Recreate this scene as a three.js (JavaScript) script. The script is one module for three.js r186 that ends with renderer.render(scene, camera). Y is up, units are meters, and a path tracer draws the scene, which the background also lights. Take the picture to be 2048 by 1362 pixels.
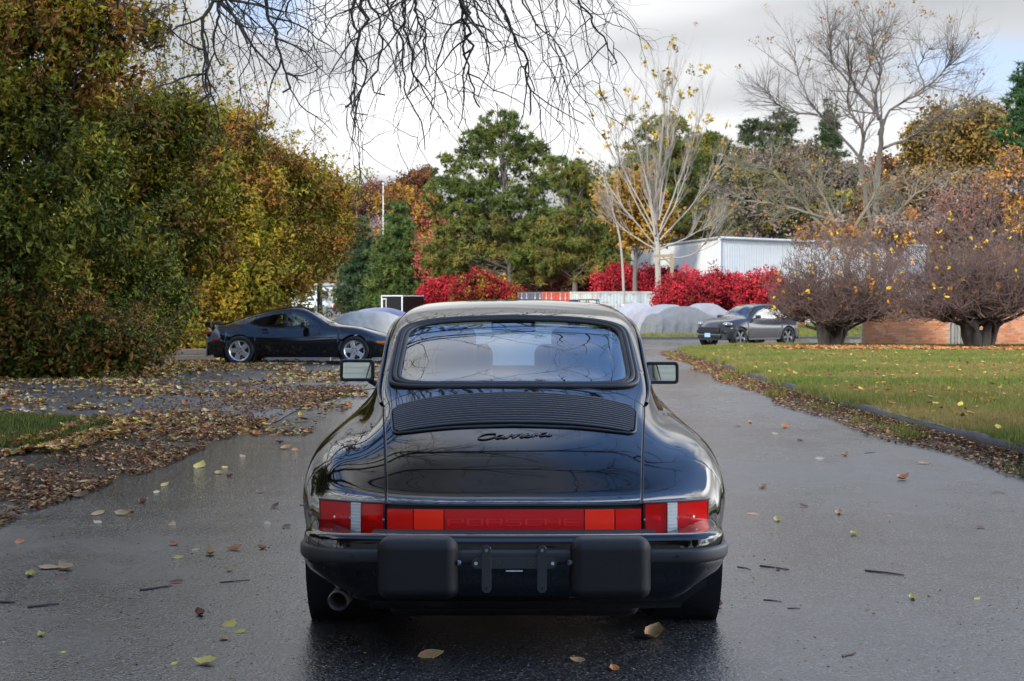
import * as THREE from 'three';
import { mergeGeometries } from 'three/addons/utils/BufferGeometryUtils.js';
import { RoundedBoxGeometry } from 'three/addons/geometries/RoundedBoxGeometry.js';

const scene = new THREE.Scene();
// ---------- camera ----------
const F = 2900, HORIZON = 603, CAM_H = 1.3, PITCH = Math.atan((681 - HORIZON) / F);
const camera = new THREE.PerspectiveCamera(2 * Math.atan(681 / F) * 180 / Math.PI, 2048 / 1362, 0.1, 3000);
camera.position.set(0, CAM_H, 0);
camera.rotation.set(-PITCH, 0, 0);
camera.userData.fStop = 11; camera.focus = 6.0;
// ---------- renderer ----------
const renderer = new THREE.WebGLRenderer({ antialias: true });
renderer.setSize(1024, 681);
renderer.toneMapping = THREE.LinearToneMapping;
renderer.toneMappingExposure = 2.0;
renderer.shadowMap.enabled = true;
// ---------- noise ----------
function rng(seed) { let a = seed >>> 0; return () => { a = (a + 0x6D2B79F5) | 0; let t = Math.imul(a ^ (a >>> 15), 1 | a); t = (t + Math.imul(t ^ (t >>> 7), 61 | t)) ^ t; return ((t ^ (t >>> 14)) >>> 0) / 4294967296; }; }
function hash3(x, y, z) { let h = Math.imul(x, 374761393) ^ Math.imul(y, 668265263) ^ Math.imul(z, 2147483647 ^ 77777); h = Math.imul(h ^ (h >>> 13), 1274126177); h ^= h >>> 16; return (h >>> 0) / 4294967296; }
const fade = t => t * t * (3 - 2 * t);
function vnoise(x, y, z = 0) {
  const xi = Math.floor(x), yi = Math.floor(y), zi = Math.floor(z), u = fade(x - xi), v = fade(y - yi), w = fade(z - zi);
  const L = (a, b, t) => a + (b - a) * t;
  return L(L(L(hash3(xi, yi, zi), hash3(xi + 1, yi, zi), u), L(hash3(xi, yi + 1, zi), hash3(xi + 1, yi + 1, zi), u), v),
    L(L(hash3(xi, yi, zi + 1), hash3(xi + 1, yi, zi + 1), u), L(hash3(xi, yi + 1, zi + 1), hash3(xi + 1, yi + 1, zi + 1), u), v), w);
}
function fbm(x, y, z = 0, o = 5) { let s = 0, a = 0.5, n = 0; for (let i = 0; i < o; i++) { s += a * vnoise(x, y, z); n += a; a *= 0.5; x = x * 2.03 + 13.1; y = y * 2.03 + 7.7; z = z * 2.03 + 3.3; } return s / n; }
const clamp = (x, a = 0, b = 1) => Math.min(b, Math.max(a, x));
const sstep = (a, b, x) => fade(clamp((x - a) / (b - a)));
const lerp = (a, b, t) => a + (b - a) * t;
// ---------- sky: broken autumn cloud with blue gaps ----------
const SUN = new THREE.Vector3(-0.44, 0.52, 0.73).normalize();
{
  const W = 1536, H = 768, data = new Float32Array(W * H * 4);
  const gap = (az, el, azc, elc, wa, we) => Math.exp(-((az - azc) ** 2) / (wa * wa) - ((el - elc) ** 2) / (we * we));
  for (let j = 0; j < H; j++) {
    const el = ((j + 0.5) / H - 0.5) * Math.PI, y = Math.sin(el), c = Math.cos(el), eld = el * 180 / Math.PI;
    for (let i = 0; i < W; i++) {
      const o = (j * W + i) * 4;
      if (y < -0.02) { data[o] = 0.22; data[o + 1] = 0.22; data[o + 2] = 0.23; data[o + 3] = 1; continue; }
      const th = ((i + 0.5) / W - 0.5) * 2 * Math.PI, x = Math.cos(th) * c, z = Math.sin(th) * c;
      const az = Math.atan2(x, -z) * 180 / Math.PI;             // 0 ahead, + to the side the lawn is on
      const k = 1 / (y + 0.16), px = x * k, pz = z * k;
      const wx = fbm(px * 0.9 + 5, pz * 0.9 + 2, 1, 3) - 0.5, wz = fbm(px * 0.9 + 9, pz * 0.9 + 31, 4, 3) - 0.5;
      const big = fbm(px * 0.55 + wx * 1.2 + 4.2, pz * 0.55 + wz * 1.2 + 1.7, 2, 5);
      const det = fbm(px * 1.6 + wx + 11, pz * 1.6 + wz + 3, 7, 5);
      let cov = 0.62 * big + 0.38 * det;
      cov += 0.20 * gap(az, eld, 2, 18, 60, 22);                // mostly closed ahead
      cov -= 0.30 * gap(az, eld, -9.5, 11.5, 3.2, 2.4) + 0.26 * gap(az, eld, 18.5, 8.5, 4.5, 1.9);
      cov -= 0.13 * gap(az, eld, 12, 44, 45, 11);
      cov += 0.16 * gap(az, eld, 85, 20, 45, 13) - 0.22 * gap(az, eld, 90, 52, 50, 15);  // bank of sunlit cloud with clear blue above it, as the fender mirrors
      cov -= 0.10 * sstep(60, 130, Math.abs(az));               // opens behind
      const a = sstep(0.40, 0.53, cov);
      const mu = clamp(x * SUN.x + y * SUN.y + z * SUN.z, -1, 1), ang = Math.acos(mu) * 180 / Math.PI;
      const glow = 2.6 * Math.exp(-((ang / 16) ** 2)) + 0.8 * Math.exp(-((ang / 40) ** 2));
      const lit = fbm(px * 1.1 + wx * 1.5 + 40, pz * 1.1 + wz * 1.5 + 17, 9, 5);
      const thick = sstep(0.46, 0.78, cov);
      const body = lerp(0.23, 0.56, sstep(0.42, 0.71, lit));
      let cb = (body + 0.12 * (1 - thick)) * lerp((1.06 + 1.5 * sstep(16, 36, eld)) * (1 + 0.6 * sstep(60, 125, Math.abs(az))), 0.42, sstep(54, 70, eld)) * (1 + (2.0 + 5.0 * (1 - sstep(26, 42, eld))) * sstep(0.5, 0.9, x)) + glow;
      const hz = Math.exp(-eld / 9);
      cb = lerp(cb, 0.44 + 0.5 * glow, 0.35 * hz);
      const cw = clamp(2.2 * cb - 0.5), cr = cb * lerp(0.95, 1.0, cw), cg = cb * lerp(0.975, 1, cw), cB = cb * lerp(1.03, 0.99, cw);
      const hb = Math.exp(-eld / 20), bs = 0.46 + 0.16 * hb + 0.35 * glow + 0.5 * sstep(18, 42, eld) * (1 - 0.8 * sstep(54, 72, eld)) + 0.4 * sstep(0.3, 0.8, x);
      const br = lerp(0.20, 0.80, hb) * bs, bg = lerp(0.42, 0.92, hb) * bs, bb = lerp(0.95, 1.02, hb) * bs;
      data[o] = lerp(br, cr, a); data[o + 1] = lerp(bg, cg, a); data[o + 2] = lerp(bb, cB, a); data[o + 3] = 1;
    }
  }
  const sky = new THREE.DataTexture(data, W, H, THREE.RGBAFormat, THREE.FloatType);
  sky.mapping = THREE.EquirectangularReflectionMapping; sky.minFilter = sky.magFilter = THREE.LinearFilter; sky.needsUpdate = true;
  scene.background = sky; scene.environment = sky;
}
// ---------- sun: veiled by thin cloud ----------
const sun = new THREE.DirectionalLight(new THREE.Color(1.0, 0.94, 0.82), 2.6);
sun.position.copy(SUN).multiplyScalar(120); sun.target.position.set(0, 0, -30);
sun.position.add(sun.target.position);
sun.castShadow = true; sun.shadow.radius = 16; sun.shadow.mapSize.set(4096, 4096);
Object.assign(sun.shadow.camera, { left: -90, right: 90, top: 90, bottom: -90, near: 1, far: 320 });
scene.add(sun, sun.target);

// ---------- pixels to places ----------
const cP = Math.cos(PITCH), sP = Math.sin(PITCH);
function ray(px, py) { const x = (px - 1024) / F, y = -(py - 681) / F; const Y = y * cP - sP, Z = -cP - y * sP; return [x / -Z, Y / -Z]; } // per metre of depth
const atD = (px, py, d) => { const [a, b] = ray(px, py); return new THREE.Vector3(a * d, CAM_H + b * d, -d); };
const scaleAt = d => F / d;
// ground height: level by the car, falls gently to the far lot, then the hill rises
const gy = (x, d) => -0.46 * sstep(22, 60, d) + 0.5 * sstep(120, 220, d) + 17 * sstep(215, 420, d) + 0.9 * sstep(135, 175, d) * sstep(-2, 12, x) ;
const G = (x, d) => new THREE.Vector3(x, gy(x, d), -d);
function onGround(px, d, off = 0) { const [a] = ray(px, 700); return new THREE.Vector3(a * d, gy(a * d, d) + off, -d); }
function groundAt(px, py) { const [a, b] = ray(px, py); let d = 10; for (let i = 0; i < 40; i++) d = lerp(d, (CAM_H - gy(a * d, d)) / -b, 0.6); return new THREE.Vector3(a * d, gy(a * d, d), -d); }

// ---------- naming ----------
const used = {};
function numbered(n) { if (!(n in used)) { used[n] = 0; return n; } used[n]++; return `${n}_${String(used[n]).padStart(3, '0')}`; }
function shade(o) { o.traverse(m => { if (m.isMesh) { m.castShadow = true; m.receiveShadow = true; } }); return o; }
function thing(name, label, category, pos = [0, 0, 0], turn = 0, group) {
  const g = new THREE.Group(); g.name = numbered(name); g.position.set(...(pos.isVector3 ? pos.toArray() : pos)); g.rotation.y = turn;
  g.userData = { label, category }; if (group) g.userData.group = group; scene.add(g); return g;
}
function part(parent, name, geo, mat) {
  if (Array.isArray(geo)) geo = mergeGeometries(geo.map(plain));
  const m = new THREE.Mesh(geo, mat); m.name = name; m.castShadow = m.receiveShadow = true; parent.add(m); return m;
}
function plain(g) { if (g.index) g = g.toNonIndexed(); for (const k of Object.keys(g.attributes)) if (!['position', 'normal', 'uv'].includes(k)) g.deleteAttribute(k); if (!g.attributes.uv) g.setAttribute('uv', new THREE.BufferAttribute(new Float32Array(g.attributes.position.count * 2), 2)); if (!g.attributes.normal) g.computeVertexNormals(); return g; }
function single(name, geo, mat, label, category, group) { const m = part(scene, numbered(name), geo, mat); m.userData = { label, category }; if (group) m.userData.group = group; return m; }
function structure(name, geo, mat) { const m = part(scene, numbered(name), geo, mat); m.userData = { kind: 'structure' }; return m; }
const box = (w, h, d, x = 0, y = 0, z = 0) => new THREE.BoxGeometry(w, h, d).translate(x, y, z);
const rbox = (w, h, d, r, x = 0, y = 0, z = 0, s = 3) => new RoundedBoxGeometry(w, h, d, s, r).translate(x, y, z);
const cyl = (r0, r1, h, x = 0, y = 0, z = 0, n = 16) => new THREE.CylinderGeometry(r1, r0, h, n).translate(x, y, z);
// grid of points (rows x cols of [x,y,z]) to an indexed geometry; keep(i,j) picks cells
function gridGeo(P, { keep, uv, flip } = {}) {
  const R = P.length, C = P[0].length, pos = new Float32Array(R * C * 3), uvs = new Float32Array(R * C * 2), all = [], idx = [];
  for (let i = 0; i < R; i++) for (let j = 0; j < C; j++) { const o = i * C + j; pos.set(P[i][j], o * 3); uvs.set(uv ? uv(P[i][j], i, j) : [j / (C - 1), i / (R - 1)], o * 2); }
  for (let i = 0; i < R - 1; i++) for (let j = 0; j < C - 1; j++) {
    const a = i * C + j, b = a + 1, c = a + C, d = c + 1, t = flip ? [a, b, c, b, d, c] : [a, c, b, b, c, d];
    all.push(...t); if (!keep || keep(i, j)) idx.push(...t);
  }
  const g = new THREE.BufferGeometry(); g.setAttribute('position', new THREE.BufferAttribute(pos, 3)); g.setAttribute('uv', new THREE.BufferAttribute(uvs, 2));
  g.setIndex(all); g.computeVertexNormals(); g.setIndex(idx); return g;
}
// only the vertices in use
function compact(g) { const n = g.toNonIndexed(); return n; }
// natural cubic spline
function spline(xs, ys) {
  const n = xs.length, u = new Array(n).fill(0), y2 = new Array(n).fill(0);
  for (let i = 1; i < n - 1; i++) { const s = (xs[i] - xs[i - 1]) / (xs[i + 1] - xs[i - 1]), p = s * y2[i - 1] + 2; y2[i] = (s - 1) / p; u[i] = (6 * ((ys[i + 1] - ys[i]) / (xs[i + 1] - xs[i]) - (ys[i] - ys[i - 1]) / (xs[i] - xs[i - 1])) / (xs[i + 1] - xs[i - 1]) - s * u[i - 1]) / p; }
  for (let i = n - 2; i >= 0; i--) y2[i] = y2[i] * y2[i + 1] + u[i];
  return x => { let lo = 0, hi = n - 1; while (hi - lo > 1) { const k = (hi + lo) >> 1; if (xs[k] > x) hi = k; else lo = k; } const h = xs[hi] - xs[lo], a = (xs[hi] - x) / h, b = (x - xs[lo]) / h; return a * ys[lo] + b * ys[hi] + ((a * a * a - a) * y2[lo] + (b * b * b - b) * y2[hi]) * h * h / 6; };
}
// tubes along polylines: list of {p:[Vector3...], r:[...]} in one geometry
function tubes(list, sides = 5, caps = false) {
  let nv = 0, ni = 0; for (const t of list) { nv += t.p.length * (t.s || sides); ni += (t.p.length - 1) * (t.s || sides) * 6; }
  const pos = new Float32Array(nv * 3), nor = new Float32Array(nv * 3), uv = new Float32Array(nv * 2), idx = new Uint32Array(ni); let v = 0, k = 0;
  const T = new THREE.Vector3(), U = new THREE.Vector3(), V = new THREE.Vector3();
  for (const t of list) {
    const S = t.s || sides, n = t.p.length, v0 = v; let len = 0;
    for (let i = 0; i < n; i++) {
      T.subVectors(t.p[Math.min(n - 1, i + 1)], t.p[Math.max(0, i - 1)]).normalize();
      if (i === 0) U.set(Math.abs(T.y) > 0.9 ? 1 : 0, Math.abs(T.y) > 0.9 ? 0 : 1, 0); else len += t.p[i].distanceTo(t.p[i - 1]);
      U.addScaledVector(T, -U.dot(T)).normalize(); V.crossVectors(T, U);
      for (let s = 0; s < S; s++) { const a = s / S * Math.PI * 2, c = Math.cos(a), q = Math.sin(a), nx = U.x * c + V.x * q, ny = U.y * c + V.y * q, nz = U.z * c + V.z * q; const r = t.r[i]; pos.set([t.p[i].x + nx * r, t.p[i].y + ny * r, t.p[i].z + nz * r], v * 3); nor.set([nx, ny, nz], v * 3); uv.set([s / S, len], v * 2); v++; }
      if (i) for (let s = 0; s < S; s++) { const a = v0 + (i - 1) * S + s, b = v0 + (i - 1) * S + (s + 1) % S, c = a + S, d = b + S; idx.set([a, b, c, b, d, c], k); k += 6; }
    }
  }
  const g = new THREE.BufferGeometry(); g.setAttribute('position', new THREE.BufferAttribute(pos, 3)); g.setAttribute('normal', new THREE.BufferAttribute(nor, 3)); g.setAttribute('uv', new THREE.BufferAttribute(uv, 2)); g.setIndex(new THREE.BufferAttribute(idx, 1)); return g;
}
const V3 = (x, y, z) => new THREE.Vector3(x, y, z);
const tube1 = (pts, r, sides = 8, closed = false) => { const p = pts.map(a => a.isVector3 ? a : V3(...a)); if (closed) p.push(p[0].clone()); return tubes([{ p, r: p.map((_, i) => typeof r === 'function' ? r(i / (p.length - 1)) : r) }], sides); };

// ---------- materials ----------
const rgb = (r, g, b) => new THREE.Color().setRGB(r, g, b);
const M = (r, g, b, rough = 0.6, o = {}) => new THREE.MeshStandardMaterial({ color: rgb(r, g, b), roughness: rough, side: THREE.DoubleSide, ...o });
const MP = (r, g, b, rough, o = {}) => new THREE.MeshPhysicalMaterial({ color: rgb(r, g, b), roughness: rough, side: THREE.DoubleSide, ...o });
function tex(w, h, fn, srgb = true, rx = 1, ry = 1) {
  const d = new Uint8Array(w * h * 4);
  for (let j = 0; j < h; j++) for (let i = 0; i < w; i++) { const c = fn(i / w, j / h, i, j), o = (j * w + i) * 4; for (let k = 0; k < 3; k++) { let v = clamp(Array.isArray(c) ? c[k] : c); if (srgb) v = v <= 0.0031308 ? v * 12.92 : 1.055 * v ** (1 / 2.4) - 0.055; d[o + k] = v * 255; } d[o + 3] = 255; }
  const t = new THREE.DataTexture(d, w, h); t.wrapS = t.wrapT = THREE.RepeatWrapping; t.magFilter = THREE.LinearFilter; t.minFilter = THREE.LinearMipmapLinearFilter; t.generateMipmaps = true; if (srgb) t.colorSpace = THREE.SRGBColorSpace; t.repeat.set(rx, ry); t.needsUpdate = true; return t;
}
// tileable value noise
function tnoise(u, v, f, seed) { const x = u * f, y = v * f, xi = Math.floor(x), yi = Math.floor(y), a = fade(x - xi), b = fade(y - yi), m = n => ((n % f) + f) % f; const h = (i, j) => hash3(m(i), m(j), seed); return lerp(lerp(h(xi, yi), h(xi + 1, yi), a), lerp(h(xi, yi + 1), h(xi + 1, yi + 1), a), b); }
function tfbm(u, v, f, seed, o = 4) { let s = 0, a = 0.5, n = 0; for (let i = 0; i < o; i++) { s += a * tnoise(u, v, f, seed + i); n += a; a *= 0.5; f *= 2; } return s / n; }
// ================= ground =================
const uvM = p => [p[0], p[2]];
function sheet(x0, x1, d0, d1, nx, nd, off, fn) {
  const P = []; for (let i = 0; i <= nd; i++) { const row = [], d = lerp(d0, d1, i / nd); for (let j = 0; j <= nx; j++) { const x = lerp(x0, x1, j / nx); row.push([x, gy(x, d) + off + (fn ? fn(x, d) : 0), -d]); } P.push(row); } return P;
}
const soilTex = tex(512, 512, (u, v) => { const n = tfbm(u, v, 8, 3), m = tfbm(u, v, 64, 9, 3); return [0.07 + 0.06 * n + 0.05 * m, 0.06 + 0.055 * n + 0.03 * m, 0.03 + 0.02 * n]; }, true, 0.25, 0.25);
structure('ground', gridGeo(sheet(-420, 420, -40, 900, 84, 188, -0.06), { uv: uvM, flip: true }), new THREE.MeshStandardMaterial({ map: soilTex, roughness: 0.95 }));

const bumpAt = (i, j) => 0.02 * (fbm(i * 0.35, j * 0.3, 6, 3) - 0.5);
const roadBump = (x, d) => { const i = Math.floor(x), j = Math.floor(d), u = x - i, v = d - j; return lerp(lerp(bumpAt(i, j), bumpAt(i + 1, j), u), lerp(bumpAt(i, j + 1), bumpAt(i + 1, j + 1), u), v); };
// ---- wet asphalt ----
const grain = tex(1024, 1024, (u, v) => { const n = tfbm(u, v, 256, 5, 2), m = tfbm(u, v, 12, 8, 3), s = hash3(Math.floor(u * 260), Math.floor(v * 260), 3); const c = 0.030 + 0.055 * (n - 0.5) + 0.02 * (m - 0.5) + (s > 0.90 ? 0.04 + 0.7 * (s - 0.90) : 0) - (s < 0.25 ? 0.022 : 0); return [c, c, c]; }, true, 0.5, 0.5);
const grainBump = tex(1024, 1024, (u, v) => { const n = tfbm(u, v, 256, 5, 2), s = hash3(Math.floor(u * 260), Math.floor(v * 260), 3); return 0.3 + 0.4 * n + 0.3 * s; }, false, 0.5, 0.5);
// how wet the surface is, over 28 x 96 m (damp film, drier patches, tyre-polished lanes)
const wet = tex(512, 1024, (u, v) => { const x = u * 28 - 14, d = v * 96 - 8; let w = fbm(x * 0.55, d * 0.28, 3, 5); const f = fbm(x * 3.1, d * 2.2, 8, 4); let r = 0.26 - 0.62 * (w - 0.45) + 0.16 * (f - 0.5); const c = fbm(x * 9, d * 6, 2, 3); r += 0.10 * (c - 0.5); return clamp(r, 0.10, 0.45); }, false);
wet.wrapS = wet.wrapT = THREE.MirroredRepeatWrapping; wet.channel = 1;
const asphalt = new THREE.MeshPhysicalMaterial({ clearcoat: 0.20, clearcoatRoughness: 0.32, map: grain, bumpMap: grainBump, bumpScale: 0.004, roughnessMap: wet, roughness: 1 });
const asphaltOld = new THREE.MeshStandardMaterial({ map: tex(512, 512, (u, v) => { const n = tfbm(u, v, 128, 15, 3), m = tfbm(u, v, 8, 28, 3), s = hash3(Math.floor(u * 200), Math.floor(v * 200), 6); const c = 0.05 + 0.03 * (n - 0.5) + 0.03 * (m - 0.5) + (s > 0.95 ? 0.10 : 0); return [c * 1.02, c, c * 0.98]; }, true, 0.5, 0.5), bumpMap: grainBump, bumpScale: 0.004, roughness: 0.62 });
function uv2(g) { const p = g.attributes.position, a = new Float32Array(p.count * 2); for (let i = 0; i < p.count; i++) { a[i * 2] = (p.getX(i) + 14) / 28; a[i * 2 + 1] = (-p.getZ(i) + 8) / 96; } g.setAttribute('uv1', new THREE.BufferAttribute(a, 2)); return g; }
structure('driveway', uv2(gridGeo(sheet(-26, 60, -20, 110, 86, 130, -0.004, roadBump), { uv: uvM, flip: true })), asphalt);
structure('parking_lot', gridGeo(sheet(-60, 14, 160, 222, 20, 20, 0.01), { uv: uvM, flip: true }), asphaltOld);
// the older, cracked side lot that the dark coupe stands on
{
  const ex = d => -2.95 + 0.045 * (d - 8) + 0.25 * (fbm(d * 0.7, 3, 1, 4) - 0.5);
  const P = []; for (let i = 0; i <= 120; i++) { const d = lerp(14.9, 34.5, i / 120), row = []; for (let j = 0; j <= 50; j++) { const x = lerp(-14, ex(d) + (d < 20 ? 0 : 1.6 * sstep(20, 26, d)), j / 50); row.push([x, gy(x, d) + 0.006 + roadBump(x, d), -d]); } P.push(row); }
  structure('side_lot', gridGeo(P, { uv: uvM, flip: true }), new THREE.MeshStandardMaterial({ map: asphaltOld.map, bumpMap: grainBump, bumpScale: 0.004, roughness: 0.42 }));
}
// ---- lawn beside the drive, raised behind its kerb ----
const kerbX = spline([-20, 0, 9, 12, 16.6, 23, 30, 38, 44, 48, 51], [4.6, 4.25, 4.13, 4.10, 3.92, 3.85, 4.15, 4.55, 5.0, 5.9, 7.6]);
const lawnFar = x => 52.2 + 1.5 * sstep(8, 18, x);
const mowTint = (x, d) => { const n = fbm(x * 0.5, d * 0.32, 3, 4), m = fbm(x * 2.1 + 9, d * 1.3, 5, 3), st = Math.sin((d * 0.92 + x * 0.30) * 1.55 + 1.5 * n) * 0.5 + 0.5; return clamp(0.55 * st + 1.3 * (n - 0.42) + 0.6 * (m - 0.5), 0, 1); };
const lawnH = (x, d) => 0.10 + 0.04 * sstep(0, 3, x - 4) + 0.05 * (fbm(x * 0.25, d * 0.25, 5, 3) - 0.5);
const lawnTex = tex(512, 512, (u, v) => { const n = tfbm(u, v, 16, 31, 4), m = tfbm(u, v, 128, 33, 2); return [0.085 + 0.05 * n + 0.03 * (m - 0.5), 0.078 + 0.05 * n + 0.03 * (m - 0.5), 0.022 + 0.01 * n]; }, true, 0.3, 0.3);
const lawnMat = new THREE.MeshStandardMaterial({ map: lawnTex, roughness: 0.95 });
{
  const P = []; for (let i = 0; i <= 150; i++) { const d = lerp(-18, 52, i / 150), row = []; for (let j = 0; j <= 60; j++) { const x0 = kerbX(Math.min(d, 51)) + 0.08, x = lerp(x0, 34, (j / 60) ** 1.5); const dd = d > 48 ? lerp(d, lerp(48, lawnFar(x), (d - 48) / 4), sstep(6, 12, x)) : d; row.push([x, gy(x, dd) + lawnH(x, dd), -dd]); } P.push(row); }
  structure('lawn', gridGeo(P, { uv: uvM, flip: true }), lawnMat);
}
const kerbTex = tex(256, 256, (u, v) => { const n = tfbm(u, v, 32, 41, 4), m = tfbm(u, v, 4, 43, 3); const c = 0.012 + 0.034 * n + 0.012 * m; const moss = m > 0.56 ? 0.3 : 0; return [c * (1 - 0.3 * moss), c * (1 + 0.2 * moss), c * (1 - 0.6 * moss)]; }, true, 2, 2);
const kerbMat = new THREE.MeshStandardMaterial({ map: kerbTex, bumpMap: kerbTex, bumpScale: 0.03, roughness: 0.95 });
function kerb(name, pts, h = 0.13, w = 0.16) { // asphalt berm kerb along a line of [x, d]
  const prof = [[0, -0.05], [0.015, h * 0.7], [0.05, h], [w * 0.7, h + 0.005], [w, h * 0.8], [w + 0.05, -0.05]];
  const P = pts.map(([x, d], i) => { const a = pts[Math.max(0, i - 1)], b = pts[Math.min(pts.length - 1, i + 1)], tx = b[0] - a[0], td = b[1] - a[1], l = Math.hypot(tx, td), nx = td / l, nd = -tx / l; const n1 = 0.05 * (fbm(d * 2.3, x * 2.3, 3, 3) - 0.5), sink = 0.03 * sstep(0.5, 0.75, fbm(d * 0.9, x, 8, 3)); return prof.map(([o, y], k) => [x + nx * (o + n1 * (k > 0 ? 1 : 0)), gy(x, d) + y + (y > 0 ? n1 * 0.6 - sink : 0), -(d + nd * (o + n1))]); });
  structure(name, gridGeo(P, { uv: (p, i, j) => [i * 0.2, j * 0.1] }), kerbMat);
}
{ const a = []; for (let d = -18; d <= 50.5; d += 0.22) a.push([kerbX(d), d]); kerb('kerb', a); }
// far verge with its kerb, where the covered cars stand
{
  const P = []; for (let i = 0; i <= 12; i++) { const row = []; for (let j = 0; j <= 50; j++) { const x = lerp(4.5, 46, j / 50), d = lerp(67.5 + 0.10 * x, 112, i / 12); row.push([x, gy(x, d) + 0.09, -d]); } P.push(row); }
  structure('verge', gridGeo(P, { uv: uvM, flip: true }), lawnMat);
  const a = []; for (let x = 46; x >= 4.4; x -= 0.5) a.push([x, 67.4 + 0.10 * x]); kerb('kerb', a, 0.1, 0.16);
}
// mossy island with a kerb at the near side
const islandH = (x, d) => 0.07 + 0.03 * (fbm(x * 0.8, d * 0.8, 5, 3) - 0.5);
const islandIn = (x, d) => { const e = (x + 4.15) * -1; const front = 11.7 + 0.14 * Math.max(0, e) + 0.9 * Math.max(0, 1 - e / 0.9) ** 2; return e > 0 && d > front && d < 15.6 - 0.8 * Math.max(0, 1 - e / 1.2) ** 2; };
{
  const P = []; for (let i = 0; i <= 30; i++) { const row = []; for (let j = 0; j <= 40; j++) { const e = lerp(0.02, 8, (j / 40) ** 1.3), x = -4.15 - e, f = 11.75 + 0.14 * e + 0.9 * Math.max(0, 1 - e / 0.9) ** 2, b = 15.6 - 0.8 * Math.max(0, 1 - e / 1.2) ** 2, d = lerp(f, b, i / 30); row.push([x, gy(x, d) + (i === 30 || j === 0 ? -0.01 : islandH(x, d)), -d]); } P.push(row); }
  structure('grass_island', gridGeo(P, { uv: uvM }), lawnMat);
  const a = []; for (let e = 0.04; e <= 8; e += 0.12) a.push([-4.15 - e, 11.66 + 0.14 * e + 0.9 * Math.max(0, 1 - e / 0.9) ** 2]); kerb('kerb', a, 0.055, 0.13);
}
// ================= the black coupe =================
const paint = MP(0.0035, 0.0035, 0.004, 0.035, { ior: 1.52 });
const trimBlack = M(0.008, 0.008, 0.009, 0.42), rubber = M(0.014, 0.014, 0.015, 0.55), seamBlack = M(0.002, 0.002, 0.002, 0.8);
const plasticBump = tex(256, 256, (u, v) => tfbm(u, v, 64, 71, 2), false, 6, 6);
const plastic = MP(0.005, 0.005, 0.006, 0.45, { specularIntensity: 0.6, bumpMap: plasticBump, bumpScale: 0.0006 });
const glass = MP(0.80, 0.88, 0.87, 0.0, { transmission: 1, ior: 1.5, thickness: 0 }), glassTint = MP(0.42, 0.52, 0.56, 0.0, { transmission: 1, ior: 2.25, thickness: 0 });
const chrome = M(0.75, 0.75, 0.76, 0.18, { metalness: 1 }), steel = M(0.45, 0.45, 0.45, 0.35, { metalness: 1 });
const tyreMat = M(0.010, 0.010, 0.010, 0.75), mirrorMat = M(0.85, 0.87, 0.87, 0.02, { metalness: 1 });
const darkCloth = M(0.012, 0.012, 0.014, 0.9);

// a body skin from cross-sections: stations [zf, [x,y]...]; zf runs forward, columns run from the roof's middle to the sill
function makeSkin(st, { warp = () => 0, cut = () => 0 } = {}) {
  const zs = st.map(s => s[0]), nc = st[0].length - 1;
  const fx = [], fy = []; for (let c = 0; c < nc; c++) { fx.push(spline(zs, st.map(s => s[c + 1][0]))); fy.push(spline(zs, st.map(s => s[c + 1][1]))); }
  const cache = new Map();
  function section(zf) {
    const key = Math.round(zf * 1e5); if (cache.has(key)) return cache.get(key);
    const X = [], Y = []; for (let c = 0; c < nc; c++) { X.push(c ? fx[c](zf) : 0); Y.push(fy[c](zf)); }
    const px = [-X[2], -X[1], ...X], py = [Y[2], Y[1], ...Y], t = [0]; for (let i = 1; i < px.length; i++) t.push(t[i - 1] + Math.sqrt(Math.hypot(px[i] - px[i - 1], py[i] - py[i - 1])) + 1e-4);
    const t0 = t[2], tt = t.map(v => v - t0), s = { x: spline(tt, px), y: spline(tt, py), end: tt[tt.length - 1], knots: tt.slice(2) };
    const yc = cut(zf); let te = s.end; if (s.y(te) < yc) { let a = s.knots[Math.floor(nc * 0.45)], b = te; for (let k = 0; k < 30; k++) { const m = (a + b) / 2; if (s.y(m) < yc) b = m; else a = m; } te = a; } s.te = te;
    cache.set(key, s); return s;
  }
  const place = (x, y, zf) => [x, y, -(zf + warp(Math.abs(x), zf))];
  function at(x, zf) { const s = section(zf), ax = Math.abs(x); let a = 0, b = s.knots[Math.min(nc - 1, Math.floor(nc * 0.72))]; for (let k = 0; k < 26; k++) { const m = (a + b) / 2; if (s.x(m) < ax) a = m; else b = m; } return place(x, s.y(a), zf); }
  function normal(x, zf) { const e = 0.004, p = (a, b) => V3(...at(a, b)); const u = p(x + e, zf).sub(p(x - e, zf)), v = p(x, zf + e).sub(p(x, zf - e)); const n = u.cross(v).normalize(); return n.y < 0 ? n.negate() : n; }
  const off = (x, zf, h) => { const p = at(x, zf), n = normal(x, zf); return [p[0] + n.x * h, p[1] + n.y * h, p[2] + n.z * h]; };
  function grid(zList, nt) { const P = [], info = []; for (const zf of zList) { const s = section(zf), row = [], ir = []; for (let j = -nt; j <= nt; j++) { const f = Math.abs(j) / nt, t = f * s.te, sg = Math.sign(j) || 1; let c = 0; while (c < nc - 2 && s.knots[c + 1] < t) c++; const x = sg * s.x(t), y = s.y(t); row.push(place(x, y, zf)); ir.push({ x, y, zf, c: c + (t - s.knots[c]) / (s.knots[c + 1] - s.knots[c]), side: sg }); } P.push(row); info.push(ir); } return { P, info }; }
  return { section, at, normal, off, grid, place };
}
const se = (th, n) => { const c = Math.cos(th), s = Math.sin(th); return [Math.sign(c) * Math.abs(c) ** (2 / n), Math.sign(s) * Math.abs(s) ** (2 / n)]; };
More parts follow.
